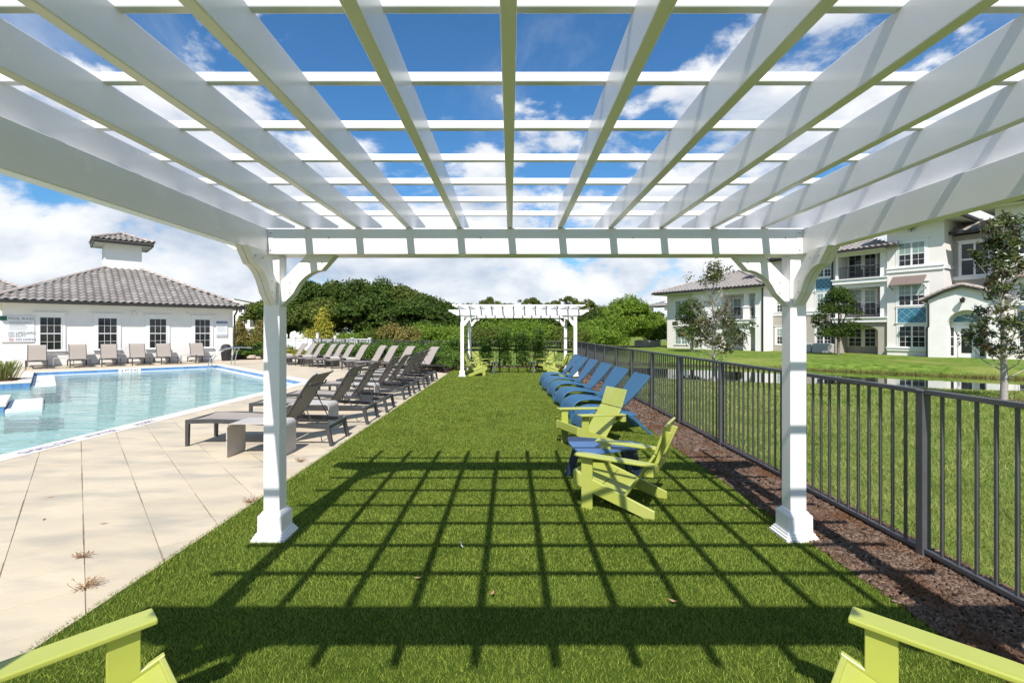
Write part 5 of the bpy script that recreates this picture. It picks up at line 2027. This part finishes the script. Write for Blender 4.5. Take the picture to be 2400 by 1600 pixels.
def clump_points(cl, n, shell=0.5):
    """points through a set of blobs (x, y, z, rx, ry, rz), denser near their skins"""
    cl = np.asarray(cl, dtype=float)
    wt = (cl[:, 3] * cl[:, 4] + cl[:, 4] * cl[:, 5] + cl[:, 3] * cl[:, 5])
    pick = rng.choice(len(cl), n, p=wt / wt.sum())
    d = rng.normal(size=(n, 3))
    d /= np.linalg.norm(d, axis=1)[:, None]
    d[:, 2] = np.where(d[:, 2] < -0.35, -d[:, 2] * rng.uniform(-0.4, 1, n), d[:, 2])
    r = shell + (1.06 - shell) * rng.uniform(0, 1, n) ** 0.6
    r = r * (1 + 0.10 * np.sin(d[:, 0] * 9 + pick) * np.sin(d[:, 1] * 8 + 2 * pick) + rng.normal(0, 0.05, n))
    c = cl[pick]
    return c[:, :3] + d * r[:, None] * c[:, 3:6], d


def tree(name, label, x, y, z, hgt, rad, trunk_h, mat, n_leaf, ls, n_cl=16, seed=0, group=None, cat='tree', top=0.8, bark=None, cl_size=0.42, squash=0.8, trunk_r=None, asp=1.7, cone=False):
    rs = np.random.default_rng(seed + 100)
    root = empty(name, (x, y, z), 0, label, cat, group)
    ch = hgt - trunk_h
    cl = []
    for i in range(n_cl):
        if cone:
            f = (i + rs.uniform(0, 0.9)) / n_cl
            rr = rad * (1.0 - f) ** 0.8 * rs.uniform(0.25, 0.75)
            zc = trunk_h + ch * (0.06 + 0.86 * f)
            s = rad * cl_size * (1.12 - 0.75 * f)
        else:
            f = rs.uniform(0.0, 1.0)
            rr = rad * math.sqrt(max(0.0, 1 - (2 * f - 0.85) ** 2 * 0.9)) * rs.uniform(0.25, 0.82)
            zc = trunk_h + ch * (0.16 + 0.70 * f)
            s = rad * cl_size * rs.uniform(0.7, 1.15)
        an = i * 2.4 + rs.uniform(-0.5, 0.5)
        cl.append((rr * math.cos(an), rr * math.sin(an), zc, s, s, s * squash))
    if not cone and n_cl < 30:
        cl.append((0, 0, hgt - rad * cl_size * squash * 0.9, rad * cl_size, rad * cl_size, rad * cl_size * squash))
    for i in range(n_cl if not cone else 6):      # loose sprays that break the outline
        d_ = rs.normal(size=3)
        d_ /= np.linalg.norm(d_)
        d_[2] = abs(d_[2]) * 0.9 - 0.15
        q = rs.uniform(0.82, 1.16)
        s = rad * rs.uniform(0.07, 0.15)
        if cone:
            q *= 0.4
        cl.append((d_[0] * rad * 0.9 * q, d_[1] * rad * 0.9 * q, trunk_h + ch * (0.42 + 0.52 * d_[2] * q), s, s, s))
    tr = trunk_r or 0.022 * hgt + 0.02
    mb = MB()
    b = [(0, 0, -0.3), (0.02 * hgt * rs.normal() * 0.4, 0.01, trunk_h * 0.6), (0.03, 0.02, trunk_h + ch * 0.25), (0.0, 0.0, trunk_h + ch * top)]
    mb.tube(b, [tr * 1.25, tr, tr * 0.7, tr * 0.18], 9)
    for c in cl[::2]:
        h0 = trunk_h * 0.75 + (c[2] - trunk_h) * 0.45
        mb.tube([(0.02, 0.01, h0), (c[0] * 0.55, c[1] * 0.55, (h0 + c[2]) / 2 + 0.05 * ch), (c[0], c[1], c[2])], [tr * 0.45, tr * 0.28, tr * 0.08], 6)
    mb.build('trunk', bark or M_bark, root, smooth=60)
    P, d = clump_points(cl, n_leaf)
    P[:, 2] = np.maximum(P[:, 2], 0.03)
    leaf_quads(P, d + np.array((0, 0, 0.35)), np.full(n_leaf, ls), np.full(n_leaf, ls / asp), 'crown', mat, root)
    return root


def bush(name, label, x, y, z, rx, ry, hgt, mat, n_leaf, ls, seed=0, group=None, cat='shrub', asp=2.0, n_cl=9, column=False):
    rs = np.random.default_rng(seed + 500)
    root = empty(name, (x, y, z), 0, label, cat, group)
    cl = []
    for i in range(n_cl):
        an = i * 2.4 + rs.uniform(-0.4, 0.4)
        if column:
            f = (i + 0.5) / n_cl
            k2 = rs.uniform(0.0, 0.45)
            cl.append((rx * k2 * math.cos(an), ry * k2 * math.sin(an), hgt * (0.08 + 0.84 * f), rx * rs.uniform(0.55, 0.85), ry * rs.uniform(0.55, 0.85), hgt * 0.16))
        else:
            k2 = rs.uniform(0.1, 0.7)
            cl.append((rx * k2 * math.cos(an), ry * k2 * math.sin(an), hgt * rs.uniform(0.25, 0.72), rx * rs.uniform(0.35, 0.55), ry * rs.uniform(0.35, 0.55), hgt * rs.uniform(0.24, 0.36)))
    mb = MB()
    for c in cl[:6]:
        mb.tube([(0.05 * c[0], 0.05 * c[1], -0.05), (c[0] * 0.6, c[1] * 0.6, c[2] * 0.6), (c[0], c[1], c[2] + 0.1)], [0.02 + 0.008 * hgt, 0.014 + 0.004 * hgt, 0.004], 5)
    mb.build('stem', M_bark, root)
    P, d = clump_points(cl, n_leaf, shell=0.35)
    P[:, 2] = np.abs(P[:, 2]) + 0.01
    leaf_quads(P, d + np.array((0, 0, 0.3)), np.full(n_leaf, ls), np.full(n_leaf, ls / asp), 'foliage', mat, root)
    return root


def at(px, D):
    return (px - HX) * D / F


def topz(py, D):
    return H + (HY - py) * D / F


GZ0 = -0.22
# the oak wood behind the pool
oaks = [(676, 700, 66, 4.2), (722, 652, 62, 5.0), (782, 655, 68, 5.2), (838, 648, 64, 5.0), (895, 652, 70, 5.6), (948, 668, 66, 4.8), (1000, 690, 62, 4.4), (1046, 706, 66, 4.0),
        (760, 700, 54, 4.2), (868, 690, 55, 4.4), (960, 705, 54, 4.0)]
oaks = [(640, 690, 74, 4.5)] + oaks
for i, (px, py, D, r) in enumerate(oaks):
    back = i >= 9
    lab = 'tall dark green oak in the wood, %s from the pool house' % ORD[i] if not back else 'lower dark oak at the front of the wood, %s from the white fence' % ORD[i - 9]
    tree('oak_tree', lab, at(px, D), D, GZ0, topz(py, D) - GZ0, r, 1.2, M_oak if i % 3 else M_oak2, 15000, 0.34, n_cl=40, seed=i, group='oaks of the wood' if not back else 'front oaks of the wood', cl_size=0.27)
# thin trees behind the far pergola
thin = [(1098, 706, 78, 3.2), (1148, 690, 84, 3.4), (1196, 704, 78, 3.0), (1246, 688, 82, 3.6), (1296, 699, 86, 3.2), (1334, 686, 80, 3.6), (1376, 696, 72, 3.2), (1412, 722, 76, 3.2), (1072, 714, 84, 3.0)]
for i, (px, py, D, r) in enumerate(sorted(thin)):
    tree('scrub_oak', 'thin crowned grey green tree behind the far pergola, %s from the oak wood' % ORD[i], at(px, D), D, GZ0, topz(py, D) - GZ0, r, 2.4, M_oak2, 5600, 0.28, n_cl=38, seed=40 + i, group='thin trees behind the far pergola', cl_size=0.17, bark=M_palebark)
for i, (px, py, D, r) in enumerate(((1040, 738, 56, 3.8), (1120, 735, 60, 4.0), (1190, 735, 58, 4.2), (1260, 738, 60, 4.2), (1330, 735, 58, 4.2), (1395, 742, 58, 3.6))):
    tree('understory_tree', 'low dense dark tree under the thin trees, %s from the oak wood' % ORD[i], at(px, D), D, GZ0, topz(py, D) - GZ0, r, 0.3, M_oak, 9000, 0.30, n_cl=18, seed=60 + i, group='understory trees behind the far pergola', cl_size=0.4)
# willow by the apartment end
tree('willow_tree', 'feathery light green willow between the fence and the apartments', at(1472, 60), 60, GZ0, topz(698, 60) - GZ0, 4.2, 0.3, M_brush, 20000, 0.42, n_cl=30, seed=81, cl_size=0.34, asp=3.4)
bush('willow_bush', 'green thicket beside the condensers at the apartment end', at(1540, 64), 64.5, GZ0, 2.6, 2.2, 4.2, M_brush, 9000, 0.36, seed=82, asp=3.0, n_cl=12)
bush('willow_bush', 'dark thicket behind the fence top before the willow', at(1420, 52), 52, GZ0, 3.2, 2.4, 3.6, M_brush, 9000, 0.30, seed=83, asp=3.0, n_cl=12)
# bright brush beyond the back fence
brush = [(858, 772, 46, 2.4), (905, 766, 44, 2.4), (1000, 757, 46, 2.6), (1045, 762, 44, 2.4), (1090, 757, 47, 2.5), (1138, 760, 45, 2.4), (1185, 748, 47, 2.8), (1232, 745, 46, 2.8), (1275, 755, 48, 2.6),
         (1322, 762, 46, 2.5), (1368, 758, 48, 2.7), (1410, 768, 50, 2.8), (815, 774, 48, 2.6)]
for i, (px, py, D, r) in enumerate(sorted(brush)):
    bush('brush_shrub', 'feathery bright green brush beyond the back fence, %s counted from the yellow tree' % ORD[i], at(px, D), D, -0.1, r, r * 0.9, topz(py, D) + 0.1, M_brush if i % 4 != 2 else M_oak2, 6000, 0.26, seed=i, group='brush beyond the back fence', asp=3.2, n_cl=16)
tree('yellow_tree', 'yellow leaved young tree behind the white fence', at(757, 41), 41, -0.1, topz(716, 41) + 0.1, 1.5, 0.3, M_yellow, 7000, 0.16, n_cl=16, seed=91, cone=True, cl_size=0.55, asp=1.5)
for i, (px, py, D, r) in enumerate(((910, 750, 42, 1.5), (955, 757, 41, 1.3))):
    bush('rusty_shrub', '%s rust tinted autumn shrub before the oak wood' % ('larger' if i == 0 else 'smaller'), at(px, D), D, -0.1, r, r, topz(py, D) + 0.1, M_orange, 3800, 0.17, seed=20 + i, group='rusty shrubs', asp=1.6)
for px, lb in ((562, 'rust and green cone shaped tree between the pool house and the distant block'), (612, 'rust and green cone shaped tree beside the large pergola post, before the distant block')):
    tree('cypress_tree', lb, at(px, 52), 52, -0.1, topz(744, 52), 1.35, 0.3, M_orange, 5200, 0.17, n_cl=16, seed=px, cone=True, cl_size=0.55)
# hedge along the back of the deck
hd = [(752, 800), (783, 797), (815, 802), (846, 800), (878, 797), (910, 793), (944, 797), (975, 792), (1005, 800), (1030, 806)]
for i, (px, py) in enumerate(hd):
    r = (px - HX) / F
    # line parallel to the deck edge, 1.3 m behind it
    q = Vector((-2.45, 19.6, 0)) + U * 1.25
    k2 = (q.x - r * q.y) / (V.y * r - V.x)
    p = q + V * k2
    bush('hedge_shrub', 'clipped green hedge shrub behind the pale loungers, %s from the white fence' % ORD[i], p.x, p.y, 0, 1.0, 0.85, topz(py, p.y), M_hedge, 3600, 0.10, seed=30 + i, group='hedge behind the pale loungers', n_cl=12)
bush('juniper_shrub', 'dark spreading juniper at the corner of the deck and mulch', -2.75, 21.2, 0, 1.2, 1.0, 0.85, M_hedge, 3600, 0.13, seed=55, asp=4.5, n_cl=10)
bush('yellow_shrub', 'low yellow green shrub in front of the white fence', at(690, 30.5), 30.5, 0, 1.0, 0.7, 0.62, M_yellow, 1700, 0.12, seed=56)
# clipped columns on the back fence
for i, (px, w, py) in enumerate(((1140, 0.42, 790), (1182, 0.48, 772), (1224, 0.50, 776), (1262, 0.46, 768), (1066, 0.7, 792))):
    D = 23.1
    bush('climbing_hedge', 'narrow climbing hedge column on the back fence, %s from the deck side' % ORD[(i + 1) % 5], at(px, D), D, 0, w * 0.95, 0.34, topz(py, D), M_hedge, 2600, 0.085, seed=70 + i, group='hedge columns on the back fence', n_cl=11, column=True)
bush('low_shrub', 'tiny rust tinted shrub at the foot of the hedge columns', at(1234, 22.9), 22.95, 0, 0.22, 0.2, 0.25, M_orange, 300, 0.06, seed=77, n_cl=5)


# young trees on the lawn
def magnolia(label, x, y, z, hgt, rad, seed, bare, n_leaf=1500):
    rs = np.random.default_rng(seed)
    root = empty('magnolia_tree', (x, y, z), 0, label, 'tree', 'young magnolias on the lawn')
    mb = MB()
    mb.tube([(0, 0, -0.2), (0.02, 0, 0.5), (-0.02, 0.01, hgt * 0.5), (0.01, 0, hgt * 0.97)], [0.085, 0.07, 0.04, 0.008], 8)
    tips, bare_tips = [], []
    nb = 46
    for i in range(nb):
        f = 0.13 + 0.80 * (i / nb) + rs.uniform(-0.02, 0.02)
        an = i * 2.399 + rs.uniform(-0.3, 0.3)
        ln = rad * (0.95 - 0.78 * f) * rs.uniform(0.6, 1.15)
        up = rs.uniform(0.5, 1.3) * ln
        a = Vector((0, 0, f * hgt))
        m = a + Vector((math.cos(an) * ln * 0.55, math.sin(an) * ln * 0.55, up * 0.35))
        e = a + Vector((math.cos(an) * ln, math.sin(an) * ln, up))
        mb.tube([a, m, e], [0.018, 0.011, 0.004], 5)
        is_bare = bare[0] < f < bare[1] and rs.uniform() < bare[2]
        for q in range(5):
            st = m.lerp(e, rs.uniform(0, 0.9))
            tp = st + Vector((rs.normal() * 0.15, rs.normal() * 0.15, rs.uniform(0.1, 0.32))) * (rad / 1.0)
            mb.tube([st, tp], [0.006, 0.002], 4)
            if not is_bare:
                tips.append(tp)
        if not is_bare:
            tips.append(e)
    for q in range(6):
        tips.append(Vector((rs.normal() * 0.08, rs.normal() * 0.08, hgt * (0.9 + 0.02 * q))))
    mb.build('trunk', M_palebark, root, smooth=60)
    tips = np.array([tuple(t) for t in tips])
    pk = rng.integers(0, len(tips), n_leaf)
    d = rng.normal(size=(n_leaf, 3))
    d /= np.linalg.norm(d, axis=1)[:, None]
    P = tips[pk] + d * rng.uniform(0.02, 0.17, n_leaf)[:, None] * rad
    leaf_quads(P, d + np.array((0, 0, 0.5)), np.full(n_leaf, 0.125), np.full(n_leaf, 0.048), 'crown', M_magnolia, root)


def tree_ring(x, y, z, rr, lb):
    n = 500
    a, r = rng.uniform(0, 6.283, n), np.sqrt(rng.uniform(0, 1, n)) * rr
    o = chips('mulch_ring', x + r * np.cos(a), y + r * np.sin(a), ground_h(x + r * np.cos(a), y + r * np.sin(a)) + 0.012, np.full(n, 0.09), M_chip)
    tag(o, lb, 'mulch', kind='stuff')


bx, by = gp(2352, 951, -0.17)
gz = float(ground_h(np.array([bx]), np.array([by]))[0])
magnolia('young magnolia with glossy leaves on the lawn before the porch', bx, by, gz, 4.45, 0.98, 3, (0.30, 0.66, 0.5), 5600)
tree_ring(bx, by, gz, 0.75, 'bark mulch ring under the magnolia before the porch')
D = 18.2
mx_ = at(1672, D)
gz = float(ground_h(np.array([mx_]), np.array([D]))[0])
magnolia('half bare magnolia with pale twigs on the lawn before the two storey wing', mx_, D, gz, topz(618, D) - gz, 1.35, 9, (0.42, 0.97, 0.86), 4200)
D = 40.5
tree('young_oak', 'round dark green young oak before the balcony stack', at(1965, D), D, -0.24, topz(672, D) + 0.24, 1.85, 0.9, M_oak, 9000, 0.16, n_cl=18, seed=95, cl_size=0.42, trunk_r=0.10)
D = 47.0
tree('young_oak', 'dark green young oak behind the half bare magnolia', at(1622, D), D, -0.24, topz(700, D) + 0.24, 1.9, 0.9, M_oak, 8000, 0.18, n_cl=18, seed=96, cl_size=0.42, trunk_r=0.10)


# ornamental grasses, garden bed by the pool house, rocks
def tuft(label, x, y, z, n, hgt, spread, mat, wid=0.012, name='ornamental_grass', cat='grass plant', group=None):
    a = rng.uniform(0, 6.283, n)
    r = np.abs(rng.normal(0, spread * 0.25, n))
    X, Y = x + r * np.cos(a), y + r * np.sin(a)
    ln = hgt * rng.uniform(0.6, 1.1, n)
    out_ = spread * rng.uniform(0.2, 1.0, n)
    ba = rng.uniform(0, 6.283, n)
    V5 = np.empty((n, 5, 3))
    wx, wy = np.cos(ba) * wid / 2, np.sin(ba) * wid / 2
    V5[:, 0] = np.stack([X - wx, Y - wy, np.full(n, z)], 1)
    V5[:, 1] = np.stack([X + wx, Y + wy, np.full(n, z)], 1)
    mx2, my2 = X + out_ * 0.45 * np.cos(a), Y + out_ * 0.45 * np.sin(a)
    V5[:, 2] = np.stack([mx2 + wx, my2 + wy, z + ln * 0.8], 1)
    V5[:, 3] = np.stack([mx2 - wx, my2 - wy, z + ln * 0.8], 1)
    V5[:, 4] = np.stack([X + out_ * np.cos(a), Y + out_ * np.sin(a), z + ln * 0.85], 1)
    V5 = V5 - np.array((x, y, z))
    tri = np.array([(0, 1, 2), (0, 2, 3), (3, 2, 4)])
    Ft = (tri[None] + (np.arange(n) * 5)[:, None, None]).reshape(-1, 3)
    o = np_mesh(name, V5.reshape(-1, 3), Ft, mat)
    o.location = (x, y, z)
    return tag(o, label, cat, group)


pp = P4 - U * 0.55 + V * 0.75
tuft('spiky ornamental grass in the planter at the pool corner', pp.x - 0.6, pp.y + 0.35, 0.01, 420, 0.75, 0.75, M_grassy, 0.02)
mb = MB()
mb.lathe([(0.0, 0.005), (0.55, 0.005), (0.5, 0.05), (0.0, 0.07)], 20)
o = mb.build('planter_soil', M_soil)
o.location = (pp.x - 0.6, pp.y + 0.35, 0)
tag(o, 'round patch of dark soil under the spiky grass', 'soil', kind='structure')
q0 = Vector((BX, BY, 0.0)) + U * 0.25 - V * 0.3
mb = MB()
mb.prism([q0, q0 + U * 2.6 - V * 0.2, q0 + U * 3.6 + V * 1.2, q0 + U * 3.4 + V * 6, q0 + V * 6], (0, 0, 0.02))
tag(mb.build('garden_bed', M_soil), 'planted garden bed at the pool house corner', 'bed', kind='structure')
for i, (a, b, s) in enumerate(((0.75, 0.15, 0.26), (1.05, -0.02, 0.17), (1.9, 0.1, 0.15), (2.3, 0.25, 0.14), (1.5, 0.05, 0.12))):
    p = q0 + U * a + V * b
    m1 = MB()
    rs = random.Random(i)
    ico = bmesh.new()
    bmesh.ops.create_icosphere(ico, subdivisions=2, radius=1)
    vs = [(v.co.x * s * 1.1 * rs.uniform(0.88, 1.1), v.co.y * s * rs.uniform(0.88, 1.1), max(-0.02, v.co.z * s * 0.8 * rs.uniform(0.88, 1.1))) for v in ico.verts]
    m1.add(vs, [tuple(v.index for v in f.verts) for f in ico.faces])
    ico.free()
    o = m1.build('garden_rock', M_rock, None, smooth=50)
    o.location = (p.x, p.y, s * 0.35)
    tag(o, 'tan garden rock at the edge of the pool house bed', 'rock', 'garden rocks')
for i, (a, b, h_, m_) in enumerate(((0.5, 1.0, 0.6, M_hedge), (1.3, 1.3, 0.75, M_hedge), (2.2, 1.0, 0.6, M_hedge), (2.9, 1.6, 0.8, M_hedge), (0.9, 2.4, 0.9, M_hedge), (2.0, 2.6, 1.0, M_hedge), (3.0, 3.2, 1.0, M_hedge))):
    p = q0 + U * a + V * b
    bush('bed_shrub', 'low leafy shrub in the garden bed at the pool house corner', p.x, p.y, 0.01, 0.75, 0.6, h_, m_, 900, 0.12, seed=110 + i, group='shrubs in the pool house bed', n_cl=7)
for i, (a, b) in enumerate(((1.9, 0.75), (2.6, 0.6), (3.1, 0.9))):
    p = q0 + U * a + V * b
    tuft('arching pale grass in the garden bed at the pool house corner', p.x, p.y, 0.02, 300, 0.8, 0.8, M_grassy, 0.018, group='grasses in the pool house bed')

# white vinyl fence behind the far loungers
wf = empty('vinyl_fence', (0, 33.5, 0), 0, 'low white vinyl fence with post caps behind the pale loungers', 'fence')
xs_ = [at(p_, 33.5) for p_ in (628, 660, 690, 718, 744.5, 785.5, 826, 867)]
hs = [1.22, 1.22, 1.22, 1.22, 1.52, 1.34, 1.2, 1.2]
for i, (x, h_) in enumerate(zip(xs_, hs)):
    part(wf, 'fence_post', M_whitef, ((x - 0.075, -0.075, 0), (x + 0.075, 0.075, h_)), ((x - 0.10, -0.10, h_), (x + 0.10, 0.10, h_ + 0.05)))
    if i + 1 < len(xs_):
        x2 = xs_[i + 1]
        for z in (1.12, 0.12):
            part(wf, 'rail', M_whitef, ((x + 0.076, -0.03, z - 0.08), (x2 - 0.076, 0.03, z + 0.06)))
        n = max(2, int((x2 - x - 0.15) / 0.17))
        for k2 in range(n):
            a = x + 0.08 + (x2 - x - 0.16) * k2 / n
            part(wf, 'fence_board', M_whitef, ((a + 0.004, -0.012, 0.18), (a + (x2 - x - 0.16) / n - 0.004, 0.012, 1.06)))


# dry weeds in the deck joints, twig and leaves on the turf
def weed(label, px, py, s, seed):
    x, y = gp(px, py)
    rs = random.Random(seed)
    mb = MB()
    for i in range(int(26 * s) + 8):
        a = rs.uniform(0, 6.28)
        r = rs.uniform(0.03, 0.12) * s
        p1_ = Vector((math.cos(a) * r * 0.5, math.sin(a) * r * 0.5, rs.uniform(0.01, 0.04) * s))
        p2_ = Vector((math.cos(a) * r, math.sin(a) * r, rs.uniform(0.02, 0.08) * s))
        mb.tube([(0, 0, 0), p1_, p2_], [0.0016, 0.0013, 0.001], 4)
        for q in range(4):
            c = p1_.lerp(p2_, rs.random())
            t = Vector((rs.uniform(-1, 1), rs.uniform(-1, 1), rs.uniform(-0.3, 0.8))).normalized() * 0.011
            w = Vector((-t.y, t.x, 0.002)).normalized() * 0.004
            mb.add([c, c + t * 0.5 + w, c + t, c + t * 0.5 - w], [(0, 1, 2, 3)])
    o = mb.build('dry_weed', M_straw, None, fix=False)
    o.location = (x, y, 0.003)
    tag(o, label, 'weed')


weed('large dried brown weed in the slab joint of the deck', 199, 1378, 0.95, 1)
weed('small dried weed just above the large one in the slab joint', 195, 1306, 0.65, 2)
weed('reddish dried weed at the turf edge behind the pergola post', 588, 1178, 0.8, 3)
weed('dried weed at the turf edge beside the perforated table', 706, 1082, 0.8, 6)
mb = MB()
x, y = gp(1079, 1283)
mb.tube([(0, 0, 0.028), (0.004, -0.03, 0.03), (0.008, -0.06, 0.029), (0.024, -0.085, 0.027)], 0.0032, 6)
o = mb.build('white_tie', M_vinyl)
o.location = (x, y + 0.04, 0)
tag(o, 'bent white plastic strip lying on the turf', 'plastic strip')
for i, (px, py) in enumerate(((980, 1362), (1154, 1399), (1577, 1417), (118, 1166), (103, 1218), (241, 1228), (1748, 1197), (1780, 1197), (1712, 1181))):
    x, y = gp(px, py)
    mb = MB()
    mb.add([(-0.03, 0, 0.004), (0, 0.012, 0.0), (0.032, 0, 0.007), (0, -0.012, 0.001)], [(0, 1, 2), (0, 2, 3)])
    o = mb.build('fallen_leaf', M_straw, None, fix=False)
    on_turf = x > -2.45
    o.location = (x, y, 0.026 if on_turf else 0.006)
    o.rotation_euler = (0, 0, i * 1.3)
    tag(o, 'curled brown fallen leaf on the %s' % ('turf' if on_turf else 'deck slabs'), 'leaf', 'fallen leaves on the turf' if on_turf else 'fallen leaves on the deck')
